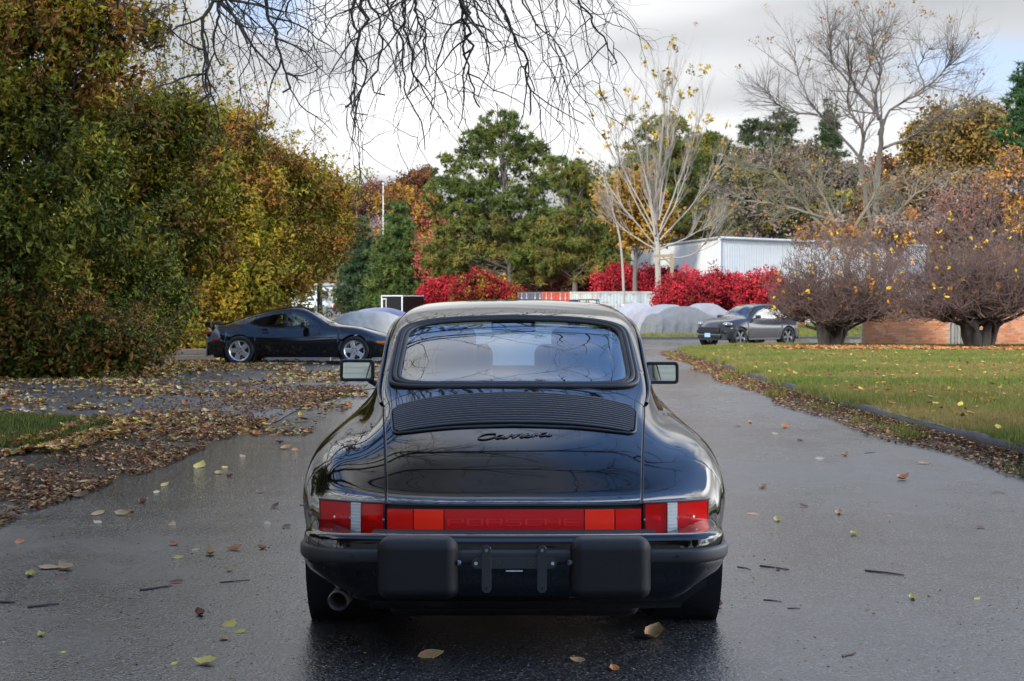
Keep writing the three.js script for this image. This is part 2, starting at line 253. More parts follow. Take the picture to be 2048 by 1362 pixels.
// patch inside a rounded outline laid on the skin; map(u,v) gives [x, zf]
function skinPatch(skin, map, h, { n = 8, rings = 14, seg = 96, drop = 0 } = {}) {
  const P = []; for (let k = 0; k <= rings; k++) { const r = k / rings, row = []; for (let i = 0; i <= seg; i++) { const [a, b] = se(i / seg * Math.PI * 2, n), [x, z] = map(a * r, b * r); row.push(skin.off(x, z, h)); } P.push(row); }
  if (drop) { const row = []; for (let i = 0; i <= seg; i++) { const [a, b] = se(i / seg * Math.PI * 2, n), [x, z] = map(a * 1.002, b * 1.002); row.push(skin.off(x, z, h - drop)); } P.push(row); }
  return gridGeo(P);
}
// the same with the skin's own normals; square: plain (u, v) grid
function skinSheet(skin, map, h, { n = 8, nu = 48, nv = 48, square = false } = {}) {
  const P = [], N = []; for (let i = 0; i <= nv; i++) { const row = [], nr = []; for (let j = 0; j <= nu; j++) { let u = j / nu * 2 - 1, v = i / nv * 2 - 1; if (!square) { const m = Math.max(Math.abs(u), Math.abs(v)), l = (Math.abs(u) ** n + Math.abs(v) ** n) ** (1 / n) || 1; u *= m / l; v *= m / l; } const [x, z] = map(u, v), nn = skin.normal(x, z), p = skin.at(x, z); row.push([p[0] + nn.x * h, p[1] + nn.y * h, p[2] + nn.z * h]); nr.push(nn); } P.push(row); N.push(nr); }
  const g = gridGeo(P, { flip: true }), a = g.attributes.normal; let k = 0; for (const r of N) for (const q of r) a.setXYZ(k++, q.x, q.y, q.z); return g;
}
function skinLoop(skin, map, h, { n = 8, seg = 120, grow = 1 } = {}) { const p = [], q = seg / 4, sq = i => { const t = (i % q) / q * 2 - 1; return [[1, t], [-t, 1], [-1, -t], [t, -1]][Math.floor(i / q)]; }; for (let i = 0; i < seg; i++) { const [a, b] = n > 20 ? sq(i) : se(i / seg * Math.PI * 2, n), [x, z] = map(a * grow, b * grow); p.push(V3(...skin.off(x, z, h))); } return p; }
function wheel(parent, x, y, z, R, W, rimR, spokes, mat, rot = 0.3) { // turned so that its face looks along sign(x)
  const g = new THREE.Group(); g.name = 'wheel'; g.position.set(x, y, z); g.rotation.z = x > 0 ? -Math.PI / 2 : Math.PI / 2; parent.add(g);
  const h = W / 2, prof = [[rimR, -h * 0.82], [rimR + 0.02, -h * 0.98], [R - 0.035, -h], [R - 0.012, -h * 0.93], [R, -h * 0.75]]; for (const q of [-0.5, -0.2, 0.2, 0.5]) prof.push([R, h * q - 0.006], [R - 0.007, h * q - 0.004], [R - 0.007, h * q + 0.004], [R, h * q + 0.006]);
  prof.push([R, h * 0.75], [R - 0.012, h * 0.93], [R - 0.035, h], [rimR + 0.02, h * 0.98], [rimR, h * 0.82]);
  part(g, 'tyre', new THREE.LatheGeometry(prof.map(p => new THREE.Vector2(p[0], p[1])), 56), tyreMat);
  const rim = [new THREE.LatheGeometry([[rimR + 0.002, -h * 0.8], [rimR - 0.015, -h * 0.6], [rimR - 0.03, h * 0.4], [rimR - 0.018, h * 0.72], [rimR + 0.004, h * 0.84]].map(p => new THREE.Vector2(...p)), 48)];
  for (let k = 0; k < spokes; k++) {
    const sh = new THREE.Shape(), w0 = 0.055, w1 = 0.040, L = rimR - 0.012; sh.moveTo(-w0, 0.03); sh.quadraticCurveTo(-w1 * 0.75, L * 0.55, -w1 * 1.25, L); sh.lineTo(w1 * 1.25, L); sh.quadraticCurveTo(w1 * 0.75, L * 0.55, w0, 0.03);
    const e = new THREE.ExtrudeGeometry(sh, { depth: 0.014, bevelEnabled: true, bevelSize: 0.008, bevelThickness: 0.010, bevelSegments: 2, curveSegments: 5 }); e.rotateX(-Math.PI / 2); e.rotateY(k / spokes * Math.PI * 2 + rot); e.translate(0, h * 0.50, 0); rim.push(e);
  }
  rim.push(cyl(0.075, 0.07, 0.05, 0, h * 0.55, 0, 20)); part(g, 'rim', rim, mat);
  for (let k = 0; k < 5; k++) part(g, 'wheel_nut', cyl(0.012, 0.012, 0.01, 0.052 * Math.cos(k * 1.2566), h * 0.55 + 0.03, 0.052 * Math.sin(k * 1.2566), 8), trimBlack);
  part(g, 'brake_disc', cyl(rimR * 0.72, rimR * 0.72, 0.02, 0, h * 0.05, 0, 32), M(0.10, 0.095, 0.09, 0.5, { metalness: 0.6 }));
  return g;
}
const CAR_D = 6.1;
const car = thing('sports_car', 'glossy black vintage coupe with wide hips and a full-width red rear reflector', 'car', [0.008, 0, -CAR_D]);
{
  const S = [
    [-.70, [0, .537], [.25, .537], [.42, .537], [.50, .539], [.565, .542], [.62, .544], [.665, .542], [.708, .530], [.745, .49], [.752, .43], [.745, .35]],
    [-.655, [0, .539], [.25, .539], [.42, .540], [.50, .543], [.568, .547], [.625, .549], [.679, .546], [.725, .529], [.762, .488], [.770, .43], [.757, .34]],
    [-.60, [0, .559], [.25, .558], [.43, .556], [.503, .557], [.571, .560], [.633, .562], [.692, .556], [.742, .536], [.780, .490], [.788, .43], [.772, .335]],
    [-.52, [0, .617], [.25, .615], [.435, .607], [.507, .604], [.574, .602], [.640, .599], [.709, .588], [.767, .562], [.806, .512], [.816, .438], [.795, .325]],
    [-.42, [0, .684], [.25, .681], [.44, .670], [.51, .662], [.577, .656], [.645, .65], [.717, .638], [.780, .606], [.823, .545], [.834, .45], [.81, .32]],
    [-.25, [0, .773], [.25, .770], [.45, .756], [.52, .742], [.585, .725], [.65, .709], [.730, .692], [.803, .652], [.850, .575], [.863, .46], [.835, .3]],
    [0, [0, .878], [.27, .873], [.47, .856], [.54, .834], [.597, .800], [.66, .768], [.742, .744], [.820, .694], [.862, .598], [.873, .47], [.84, .28]],
    [.2, [0, .951], [.28, .946], [.50, .930], [.578, .898], [.618, .847], [.665, .803], [.740, .770], [.808, .712], [.850, .612], [.864, .47], [.83, .26]],
    [.45, [0, 1.085], [.27, 1.080], [.50, 1.064], [.583, 1.022], [.630, .90], [.676, .835], [.732, .788], [.789, .718], [.828, .615], [.842, .47], [.815, .25]],
    [.7, [0, 1.205], [.27, 1.199], [.49, 1.183], [.582, 1.132], [.650, .90], [.69, .838], [.735, .787], [.78, .71], [.81, .61], [.822, .46], [.80, .24]],
    [1.0, [0, 1.272], [.27, 1.265], [.475, 1.250], [.574, 1.196], [.665, .885], [.70, .83], [.74, .78], [.778, .70], [.80, .6], [.81, .45], [.79, .23]],
    [1.4, [0, 1.308], [.26, 1.300], [.46, 1.283], [.56, 1.224], [.672, .875], [.705, .825], [.74, .775], [.775, .69], [.795, .59], [.803, .45], [.785, .22]],
    [1.75, [0, 1.282], [.26, 1.273], [.455, 1.25], [.556, 1.18], [.68, .865], [.71, .82], [.74, .77], [.772, .69], [.79, .59], [.80, .45], [.78, .22]],
    [2.05, [0, 1.10], [.28, 1.09], [.47, 1.05], [.57, .99], [.68, .855], [.712, .815], [.743, .775], [.774, .70], [.792, .6], [.80, .45], [.785, .23]],
    [2.3, [0, .90], [.3, .893], [.5, .875], [.6, .86], [.66, .85], [.70, .83], [.745, .79], [.78, .71], [.80, .6], [.805, .45], [.79, .25]],
    [2.65, [0, .82], [.3, .81], [.46, .79], [.54, .785], [.60, .80], [.67, .805], [.73, .77], [.775, .69], [.795, .58], [.80, .45], [.79, .28]],
    [3.0, [0, .72], [.3, .71], [.44, .70], [.52, .705], [.58, .74], [.645, .75], [.70, .71], [.745, .64], [.765, .55], [.77, .44], [.76, .3]],
    [3.25, [0, .60], [.3, .59], [.42, .59], [.5, .61], [.56, .64], [.61, .65], [.655, .62], [.69, .57], [.705, .5], [.71, .42], [.70, .3]]];
  const WB = 2.272, tailCurve = ax => 0.13 * (ax / 0.72) ** 3.5;
  const warp = (ax, zf) => tailCurve(Math.min(ax, 0.8)) * (1 - sstep(-0.70, -0.05, zf)) - (zf > 2.6 ? 0.16 * (ax / 0.7) ** 3 * sstep(2.6, 3.25, zf) : 0);
  const arch = zf => { let y = 0.24; for (const w of [0, WB]) { const q = 0.355 ** 2 - (zf - w) ** 2; if (q > 0) y = Math.max(y, 0.31 + Math.sqrt(q)); } if (zf < -0.36) y = Math.max(y, lerp(0.30, 0.42, sstep(-0.36, -0.6, zf))); return y; };
  const skin = makeSkin(S, { warp, cut: arch });
  // outlines, in (x, zf)
  const winMap = (u0, v0, e = 0) => { const u = u0 * (1 + e / 0.505), v = v0 * (1 + e * 0.85 / 0.245); const zf = 0.455 + 0.245 * v - 0.028 * (1 - Math.min(1, u * u)) * (v < 0 ? -v : 0) + 0.03 * (1 - Math.min(1, u * u)) * Math.max(0, v); return [u * lerp(0.513, 0.490, (v + 1) / 2), zf]; };
  const lidMap = (u, v) => { const t = (v + 1) / 2, zb = -0.688, zt = 0.158 - 0.075 * u * u * u * u - 0.02 * u * u, zf = lerp(zb, zt, t); return [u * lerp(0.476, 0.548, t), zf]; };
  const grMap = (u, v) => { const t = (v + 1) / 2, zb = -0.215 - 0.035 * u * u, zt = 0.082 - 0.085 * u * u, zf = lerp(zb, zt, t); return [u * lerp(0.488, 0.515, t), zf]; };
  const inRear = (x, zf) => { const v = (zf - 0.455) / 0.245, u = x / lerp(0.513, 0.490, clamp((v + 1) / 2)); return Math.abs(u) ** 7 + Math.abs(v) ** 7 < 1.02; };
  const zl = []; for (let z = -0.70; z < 1.1; z += 0.0115) zl.push(z); for (let z = 1.1; z < 3.25; z += 0.025) zl.push(z); zl.push(3.25);
  const { P, info } = skin.grid(zl, 96);
  const kind = (i, j) => { const q = info[i][j], r = info[i + 1][j + 1], x = (q.x + r.x) / 2, zf = (q.zf + r.zf) / 2, c = (q.c + r.c) / 2; if (c < 3 && inRear(x, zf)) return 'rear'; if (c > 3.12 && c < 3.92 && zf > 0.42 + 0.30 * (c - 3.1) ** 2 && zf < 1.88) { if (zf > 0.86 && zf < 0.92) return 'body'; return zf < 0.9 ? 'quarter' : 'door'; } if (c < 2.72 && zf > 1.80 && zf < 2.27) return 'front'; return 'body'; };
  part(car, 'body', compact(gridGeo(P, { keep: (i, j) => kind(i, j) === 'body' })), paint);
  for (const sd of [-1, 1]) { part(car, 'quarter_window', compact(gridGeo(P, { keep: (i, j) => kind(i, j) === 'quarter' && info[i][j].side === sd })), glass); part(car, 'door_window', compact(gridGeo(P, { keep: (i, j) => kind(i, j) === 'door' && info[i][j].side === sd })), glass); }
  part(car, 'windscreen', compact(gridGeo(P, { keep: (i, j) => kind(i, j) === 'front' })), glass);
  // nose cap
  { const s = skin.section(3.25), top = [], bot = []; for (let j = -20; j <= 20; j++) { const t = Math.abs(j) / 20 * s.te, x = Math.sign(j) * s.x(t); top.push(skin.place(x, s.y(t), 3.25)); bot.push(skin.place(x * 0.9, 0.25, 3.2)); } part(car, 'nose_panel', gridGeo([top, bot]), paint); }
  // rain gutters
  for (const sd of [-1, 1]) { const pts = []; for (let z = 0.10; z <= 1.85; z += 0.05) { const s = skin.section(z), t = s.knots[3] + 0.004; pts.push(V3(...skin.place(sd * (s.x(t) + 0.008), s.y(t), z))); } part(car, 'rain_gutter', tube1(pts, 0.008, 8), paint); }
  // rear window with its ridged rubber seal
  const rw = part(car, 'rear_window', skinSheet(skin, winMap, -0.004, { n: 7 }), glassTint);
  part(rw, 'window_seal', [[0, .002, .010], [.017, .006, .011], [.035, .004, .011]].map(([e, h, r]) => tube1(skinLoop(skin, (u, v) => winMap(u, v, e), h, { n: 7 }), r, 8, true)), rubber);
  // engine lid, its gap, grille and script
  const lid = part(car, 'engine_lid', skinSheet(skin, lidMap, 0.0035, { square: true, nu: 64, nv: 80 }), paint);
  part(lid, 'lid_edge', tube1(skinLoop(skin, lidMap, 0.0012, { n: 60, seg: 260, grow: 0.998 }), 0.0034, 8, true), paint);
  part(car, 'lid_gap', tube1(skinLoop(skin, lidMap, -0.001, { n: 60, seg: 260, grow: 1.014 }), 0.0042, 6, true), seamBlack);
  const grille = part(lid, 'grille', skinPatch(skin, grMap, 0.0065, { n: 9, rings: 8 }), M(0.003, 0.003, 0.003, 0.7));
  part(lid, 'grille_frame', tube1(skinLoop(skin, grMap, 0.007, { n: 9, seg: 140, grow: 1.0 }), 0.0055, 8, true), trimBlack);
  const slatMat = M(0.010, 0.010, 0.011, 0.35);
  const NS = 14; for (let k = 0; k < NS; k++) { const v = -0.92 + 1.84 * (k + 0.5) / NS, pts = [], hx = (1 - Math.abs(v) ** 9) ** (1 / 9) * 0.985; for (let i = 0; i <= 64; i++) { const [x, z] = grMap((i / 32 - 1) * hx, v); pts.push(V3(...skin.off(x, z, 0.011))); } part(lid, 'grille_slat', tube1(pts, 0.0072, 8), slatMat); }
  // raised script lettering
  const strokes = [[[1.55, .92], [1.1, 1], [.5, .95], [.05, .6], [.12, .2], [.6, .02], [1.2, .12], [1.7, .45]], [[2.35, .55], [1.95, .6], [1.7, .35], [1.85, .08], [2.2, .15], [2.45, .55], [2.35, .15], [2.6, .05], [3.0, .5], [3.15, .58], [3.25, .5], [3.2, .3], [3.55, .55], [3.8, .5]], [[3.0, .5], [2.75, .05]], [[3.55, .55], [3.35, .05], [3.75, .5], [4.15, .6], [4.3, .5], [4.2, .25]], [[4.15, .6], [4.0, .2], [4.2, .02], [4.5, .2], [4.8, .5], [4.6, .62], [4.45, .4], [4.5, .1], [4.8, .02], [5.2, .35], [5.45, .58], [5.6, .5], [5.5, .25]], [[5.45, .58], [5.2, .05]], [[6.5, .55], [6.1, .6], [5.8, .35], [5.95, .08], [6.3, .15], [6.6, .55], [6.5, .12], [6.75, .05], [7.0, .25]]];
  const script = strokes.map(s => { const c = new THREE.CatmullRomCurve3(s.map(([a, b]) => V3(a, b, 0))); return tube1(c.getPoints(s.length * 6).map(p => { const x = (p.x / 7 - 0.5) * 0.30 - 0.0, z = -0.295 + (p.y - 0.5) * 0.038 + 0.004 * p.x; return V3(...skin.off(x + p.y * 0.012, z, 0.0065)); }), 0.0030, 6); });
  part(lid, 'script_badge', script, M(0.012, 0.012, 0.013, 0.3));
  // tail: panel, reflector, lamps
  const tz = (x, o = 0) => -(-0.70 + tailCurve(Math.abs(x))) + o;
  const strip = (x0, x1, y0, y1, o, n = 12) => { x0 *= 1.014; x1 *= 1.014; y0 -= 0.014; y1 -= 0.014; const P = [[], [], [], []]; for (let i = 0; i <= n; i++) { const x = lerp(x0, x1, i / n); P[0].push([x, y1, tz(x, 0)]); P[1].push([x, y1 - 0.001, tz(x, o)]); P[2].push([x, y0 + 0.001, tz(x, o)]); P[3].push([x, y0, tz(x, 0)]); } const side = [0, n].map(i => gridGeo([[P[0][i], P[1][i]], [P[3][i], P[2][i]]])); return mergeGeometries([plain(gridGeo([P[0], P[1]])), plain(gridGeo([P[1], P[2]])), plain(gridGeo([P[2], P[3]])), ...side.map(plain)]); };
  part(car, 'tail_panel', gridGeo([0.543, 0.50, 0.43, 0.36].map(y => { const r = []; for (let i = 0; i <= 40; i++) { const x = lerp(-0.75, 0.75, i / 40); r.push([x, y, tz(x, -0.012)]); } return r; })), trimBlack);
  const redDeep = MP(0.70, 0.012, 0.007, 0.12, { ior: 1.5 }), redBright = MP(0.98, 0.030, 0.008, 0.14), redDark = MP(0.56, 0.011, 0.009, 0.10), redLetter = MP(0.74, 0.020, 0.012, 0.25);
  const refl = part(car, 'reflector', strip(-0.474, 0.474, 0.4405, 0.541, 0.003, 20), seamBlack);
  for (const sd of [-1, 1]) { const a = (p, q) => sd > 0 ? [p, q] : [-q, -p]; part(refl, 'end_reflector', strip(...a(0.374, 0.470), 0.444, 0.537, 0.011), redDeep); part(refl, 'bright_reflector', strip(...a(0.260, 0.370), 0.444, 0.537, 0.012), redBright); }
  part(refl, 'centre_reflector', strip(-0.2565, 0.2565, 0.444, 0.538, 0.011, 20), redDark);
  // embossed wide capitals
  const bars = { P: [[0, 0, .14, 1], [0, .84, 1, 1], [0, .4, 1, .56], [.86, .4, 1, 1]], O: [[0, 0, .14, 1], [.86, 0, 1, 1], [0, .84, 1, 1], [0, 0, 1, .16]], R: [[0, 0, .14, 1], [0, .84, 1, 1], [0, .42, 1, .58], [.86, .42, 1, 1], [.80, 0, .96, .42]], S: [[0, .84, 1, 1], [0, .42, .14, 1], [0, .42, 1, .58], [.86, 0, 1, .58], [0, 0, 1, .16]], C: [[0, 0, .14, 1], [0, .84, 1, 1], [0, 0, 1, .16]], H: [[0, 0, .14, 1], [.86, 0, 1, 1], [0, .42, 1, .58]], E: [[0, 0, .14, 1], [0, .84, 1, 1], [0, .42, 1, .58], [0, 0, 1, .16]] };
  [...'PORSCHE'].forEach((ch, k) => { const x0 = -0.246 + k * 0.0715, w = 0.060, y0 = 0.477, h = 0.027; part(refl, 'letter', bars[ch].map(([a, b, c, d]) => strip(x0 + a * w, x0 + c * w, y0 + b * h, y0 + d * h, 0.0125, 2)), redLetter); });
  for (const sd of [-1, 1]) {
    const a = (p, q) => sd > 0 ? [p, q] : [-q, -p]; const lamp = part(car, 'tail_lamp', strip(...a(0.479, 0.738), 0.434, 0.560, 0.004), M(0.05, 0.05, 0.052, 0.4));
    part(lamp, 'lamp_rim', tube1([a(0.480, 0.737)[0], ...Array.from({ length: 12 }, (_, i) => lerp(...a(0.480, 0.737), (i + 1) / 12))].map(x => V3(x * 1.014, 0.546, tz(x, 0.010))), 0.004, 6), M(0.08, 0.08, 0.082, 0.35)); part(lamp, 'lamp_rim', tube1(Array.from({ length: 13 }, (_, i) => { const x = lerp(...a(0.480, 0.737), i / 12); return V3(x * 1.014, 0.422, tz(x, 0.012)); }), 0.005, 6), M(0.08, 0.08, 0.082, 0.35));
    const lensRed = MP(0.92, 0.03, 0.016, 0.10, { transmission: 0.85, thickness: 0 }), lensClear = MP(0.58, 0.56, 0.52, 0.18);
    // silvered bowls behind the lenses
    part(lamp, 'reflector_bowl', [strip(...a(0.487, 0.567), 0.443, 0.553, 0.005), strip(...a(0.612, 0.730), 0.443, 0.553, 0.005)], M(0.62, 0.60, 0.58, 0.4, { metalness: 0.4 }));
    for (const bx of [0.533, 0.668]) { const s = new THREE.SphereGeometry(0.013, 16, 10).scale(1.5, 1, 0.6); s.translate(sd * bx, 0.483, tz(bx, 0.008)); part(lamp, 'bulb', s, M(0.85, 0.84, 0.80, 0.35)); }
    part(lamp, 'lens', strip(...a(0.485, 0.568), 0.441, 0.555, 0.020), lensRed); part(lamp, 'lens', strip(...a(0.610, 0.733), 0.441, 0.555, 0.020), lensRed);
    const cl = part(lamp, 'clear_lens', strip(...a(0.570, 0.608), 0.441, 0.555, 0.020), lensClear);
    const ribs = []; for (let k = 0; k < 9; k++) { const y = 0.448 + k * 0.0127; ribs.push(strip(...a(0.571, 0.607), y, y + 0.004, 0.0225, 2)); } part(cl, 'rib', ribs, lensClear);
    for (const sx of [0.489, 0.618]) part(lamp, 'screw', cyl(0.004, 0.004, 0.004).rotateX(Math.PI / 2).translate(sd * sx, 0.484, tz(sx, 0.022)), chrome);
  }
  // bumper: a profile swept round the tail
  const path = []; for (let i = 0; i <= 60; i++) { const s = i / 30 - 1, ax = Math.abs(s); let x, z; if (ax < 0.6) { x = ax / 0.6 * 0.60; z = 0.955 - 0.02 * (ax / 0.6) ** 2; } else { const t = (ax - 0.6) / 0.4, th = t * Math.PI / 2; x = 0.60 + 0.172 * Math.sin(Math.min(th * 1.25, Math.PI / 2)); z = 0.935 - 0.19 * (1 - Math.cos(Math.min(th * 1.25, Math.PI / 2))) - Math.max(0, t - 0.8) * 0.9 * 1.6; } path.push([Math.sign(s) * x, z]); }
  const sweep = (prof, pth = path) => gridGeo(prof.map(([o, y]) => pth.map(([x, z], i) => { const a = pth[Math.max(0, i - 1)], b = pth[Math.min(pth.length - 1, i + 1)], tx = b[0] - a[0], t = b[1] - a[1], l = Math.hypot(tx, t) || 1; return [x - t / l * o, y + (y < 0.36 ? (0.36 - y) * 0.66 * sstep(0.54, 0.785, Math.abs(x)) : 0), z + tx / l * o]; })));
  const bumper = part(car, 'rear_bumper', sweep([[-.24, .425], [-.13, .445], [-.07, .464], [-.025, .468], [-.004, .460], [.004, .445], [.006, .40], [.006, .37], [.006, .345], [.0, .335], [-.003, .30], [-.012, .255], [-.045, .222], [-.12, .205]]), paint);
  part(bumper, 'rubbing_strip', sweep([[.004, .418], [.014, .415], [.019, .405], [.019, .378], [.012, .366], [.004, .363]]), rubber);
  part(bumper, 'bellows', sweep([[-.23, .452], [-.21, .462], [-.19, .450], [-.17, .462], [-.15, .450], [-.13, .462], [-.11, .450]].map(([o, y]) => [o, y - 0.008]), path.filter(p => Math.abs(p[0]) < 0.56)), rubber);
  for (const sd of [-1, 1]) { const b = part(bumper, 'bumper_guard', rbox(0.288, 0.222, 0.16, 0.044, sd * 0.342, 0.352, 0.928, 6), plastic); part(b, 'guard_plug', [cyl(0.0085, 0.010, 0.012, 0, 0, 0, 14).rotateZ(Math.PI / 2).rotateY(0.4).translate(sd * 0.197, 0.375, 0.985), cyl(0.004, 0.004, 0.02, 0, 0, 0, 10).rotateX(Math.PI / 2).translate(sd * 0.197, 0.375, 0.99)], M(0.09, 0.09, 0.09, 0.35)); }
  for (const sd of [-1, 1]) part(bumper, 'strip_screw', cyl(0.006, 0.006, 0.01, 0, 0, 0, 12).rotateX(Math.PI / 2).translate(sd * 0.585, 0.392, 0.958), trimBlack);
  part(bumper, 'plate_light', rbox(0.06, 0.004, 0.012, 0.0015, 0, 0.344, 0.978), M(0.4, 0.4, 0.4, 0.4));
  // number plate bracket
  const pb = new THREE.Group(); pb.name = 'plate_bracket'; car.add(pb); const brk = M(0.020, 0.022, 0.023, 0.45);
  const strap = (w, h) => { const s = new THREE.Shape(), r = Math.min(w, h) / 2; if (h > w) { s.moveTo(-w / 2, -h / 2 + r); s.lineTo(-w / 2, h / 2 - r); s.absarc(0, h / 2 - r, r, Math.PI, 0, true); s.lineTo(w / 2, -h / 2 + r); s.absarc(0, -h / 2 + r, r, 0, -Math.PI, true); } else { s.moveTo(-w / 2 + r, h / 2); s.lineTo(w / 2 - r, h / 2); s.absarc(w / 2 - r, 0, r, Math.PI / 2, -Math.PI / 2, true); s.lineTo(-w / 2 + r, -h / 2); s.absarc(-w / 2 + r, 0, r, -Math.PI / 2, -Math.PI * 1.5, true); } return new THREE.ExtrudeGeometry(s, { depth: 0.003, bevelEnabled: true, bevelSize: 0.001, bevelThickness: 0.001, bevelSegments: 1 }); };
  part(pb, 'cross_strap', strap(0.300, 0.037).translate(0, 0.371, 0.974), brk);
  for (const sd of [-1, 1]) { part(pb, 'upright_strap', strap(0.032, 0.168).translate(sd * 0.0985, 0.351, 0.979), brk); part(pb, 'bolt', cyl(0.006, 0.0055, 0.006, 0, 0, 0, 12).rotateX(Math.PI / 2).translate(sd * 0.0985, 0.418, 0.984), M(0.25, 0.25, 0.25, 0.35, { metalness: 0.7 })); part(pb, 'bolt', cyl(0.006, 0.0055, 0.006, 0, 0, 0, 12).rotateX(Math.PI / 2).translate(sd * 0.136, 0.371, 0.982), M(0.65, 0.63, 0.58, 0.3, { metalness: 0.6 })); part(pb, 'strap_hole', cyl(0.0045, 0.0045, 0.003, 0, 0, 0, 12).rotateX(Math.PI / 2).translate(sd * 0.0985, 0.283, 0.9826), seamBlack); part(pb, 'strap_hole', new THREE.TorusGeometry(0.0065, 0.0018, 8, 18).translate(sd * 0.059, 0.371, 0.9785), brk); }
  // underside, silencer, tail pipe
  part(car, 'rear_valance', gridGeo([[.40, .90], [.27, .885], [.20, .86], [.165, .78]].map(([y, z]) => [-.53, -.4, -.2, 0, .3, .56, .70].map(x => [x * (y < .25 && x > 0 ? .88 : 1), y, z - 0.10 * Math.abs(x) ** 3]))), trimBlack);
  part(car, 'silencer', cyl(0.095, 0.095, 1.0, 0, 0, 0, 24).rotateZ(Math.PI / 2).translate(0, 0.27, 0.72), M(0.03, 0.028, 0.026, 0.6));
  { const q = []; const pts = [[0.035, 0], [0.037, -0.005], [0.037, -0.16], [0.032, -0.16], [0.032, 0.0]].map(p => new THREE.Vector2(...p)); part(car, 'tail_pipe', new THREE.LatheGeometry(pts, 32).rotateX(Math.PI / 2).rotateY(-0.10).rotateX(0.06).translate(-0.635, 0.222, 0.915), M(0.30, 0.26, 0.22, 0.35, { metalness: 0.7 })); part(car, 'tail_pipe_elbow', tube1([[-0.62, 0.232, 0.77], [-0.55, 0.255, 0.70], [-0.45, 0.265, 0.70]], 0.033, 12), M(0.03, 0.028, 0.026, 0.6)); }
  part(car, 'floor_pan', [box(1.36, 0.03, 3.3, 0, 0.19, -1.15), box(0.9, 0.16, 0.7, 0, 0.27, 0.35)], trimBlack);
  part(car, 'engine_sump', rbox(0.95, 0.16, 0.55, 0.05, 0, 0.20, 0.45), trimBlack);
  const fuchs = M(0.42, 0.42, 0.43, 0.3, { metalness: 0.85 });
  for (const sd of [-1, 1]) { wheel(car, sd * 0.722, 0.312, 0, 0.312, 0.235, 0.205, 5, fuchs); wheel(car, sd * 0.70, 0.308, -WB, 0.308, 0.205, 0.205, 5, fuchs); const inner = new THREE.CylinderGeometry(0.37, 0.37, 0.32, 28, 1, true, 0, Math.PI * 2); }
  // inner arches keep light out of the cabin side
  for (const sd of [-1, 1]) for (const w of [0, -WB]) part(car, 'wheel_arch_liner', new THREE.CylinderGeometry(0.362, 0.362, 0.26, 28, 1, true, Math.PI / 2, Math.PI).rotateZ(Math.PI / 2).rotateX(w < 0 ? -Math.PI / 2 : -Math.PI / 2).translate(sd * 0.70, 0.31, w), trimBlack);
  // door mirrors
  for (const sd of [-1, 1]) {
    const m = new THREE.Group(); m.name = 'door_mirror'; m.position.set(sd > 0 ? 0.797 : -0.842, sd > 0 ? 0.916 : 0.930, -1.70); car.add(m);
    const rr = (w, h, r) => { const s = new THREE.Shape(); s.moveTo(-w + r, -h); s.lineTo(w - r, -h); s.quadraticCurveTo(w, -h, w, -h + r); s.lineTo(w, h - r); s.quadraticCurveTo(w, h, w - r, h); s.lineTo(-w + r, h); s.quadraticCurveTo(-w, h, -w, h - r); s.lineTo(-w, -h + r); s.quadraticCurveTo(-w, -h, -w + r, -h); return s; };
    const sh = rr(0.089, 0.056, 0.022); sh.holes.push(rr(0.079, 0.046, 0.016)); part(m, 'mirror_frame', new THREE.ExtrudeGeometry(sh, { depth: 0.02, bevelEnabled: true, bevelSize: 0.004, bevelThickness: 0.005, bevelSegments: 2 }).translate(0, 0, -0.018), trimBlack);
    const sp = new THREE.SphereGeometry(1, 28, 14, 0, Math.PI * 2, 0, Math.PI / 2).rotateX(-Math.PI / 2); { const p = sp.attributes.position; for (let i = 0; i < p.count; i++) { const x = p.getX(i), y = p.getY(i), z = p.getZ(i), f = Math.max(Math.abs(x), Math.abs(y)) > 1e-5 ? 1 / Math.pow(Math.abs(x) ** 5 + Math.abs(y) ** 5, 0.2) * Math.hypot(x, y) : 1; p.setXYZ(i, x * f * 0.091, y * f * 0.058, z * 0.09 - 0.012); } sp.computeVertexNormals(); } part(m, 'mirror_shell', sp, paint);
    const gl = part(m, 'mirror_glass', new THREE.ShapeGeometry(rr(0.080, 0.047, 0.016)).rotateY(-sd * 0.12).rotateX(-0.05).translate(0, 0, -0.006), mirrorMat);
    part(m, 'mirror_foot', tube1([[-sd * 0.06, -0.055, -0.05], [-sd * 0.095, -0.075, -0.05], [-sd * 0.13, -0.10, -0.045]], 0.016, 10), trimBlack);
  }
  for (const sd of [-1, 1]) { const s = skin.section(0.55); part(car, 'door_handle', rbox(0.012, 0.02, 0.14, 0.005, sd * 0.795, 0.70, -1.0), trimBlack); }
  // cabin
  part(car, 'parcel_shelf', [box(1.0, 0.03, 0.36, 0, 0.86, -0.42), box(1.15, 0.45, 0.04, 0, 0.68, -0.56)], darkCloth);
  part(car, 'dashboard', rbox(1.15, 0.16, 0.3, 0.05, 0, 0.86, -2.05), darkCloth);
  for (const sd of [-1, 1]) { const seat = new THREE.Group(); seat.name = 'seat'; seat.position.set(sd * 0.335, 0, -1.12); car.add(seat); const lth = M(0.022, 0.024, 0.028, 0.55); part(seat, 'backrest', rbox(0.46, 0.62, 0.12, 0.05, 0, 0.78, 0).rotateX(-0.1), lth); part(seat, 'head_restraint', rbox(0.30, 0.20, 0.10, 0.045, 0, 1.075, 0.08), lth); part(seat, 'cushion', rbox(0.46, 0.14, 0.48, 0.05, 0, 0.42, -0.25), lth); }
  part(car, 'steering_wheel', new THREE.TorusGeometry(0.19, 0.014, 10, 36).rotateX(-0.35).translate(-0.335, 0.86, -1.72), trimBlack);
  part(car, 'interior_mirror', rbox(0.24, 0.06, 0.03, 0.014, 0, 1.165, -1.72), trimBlack);
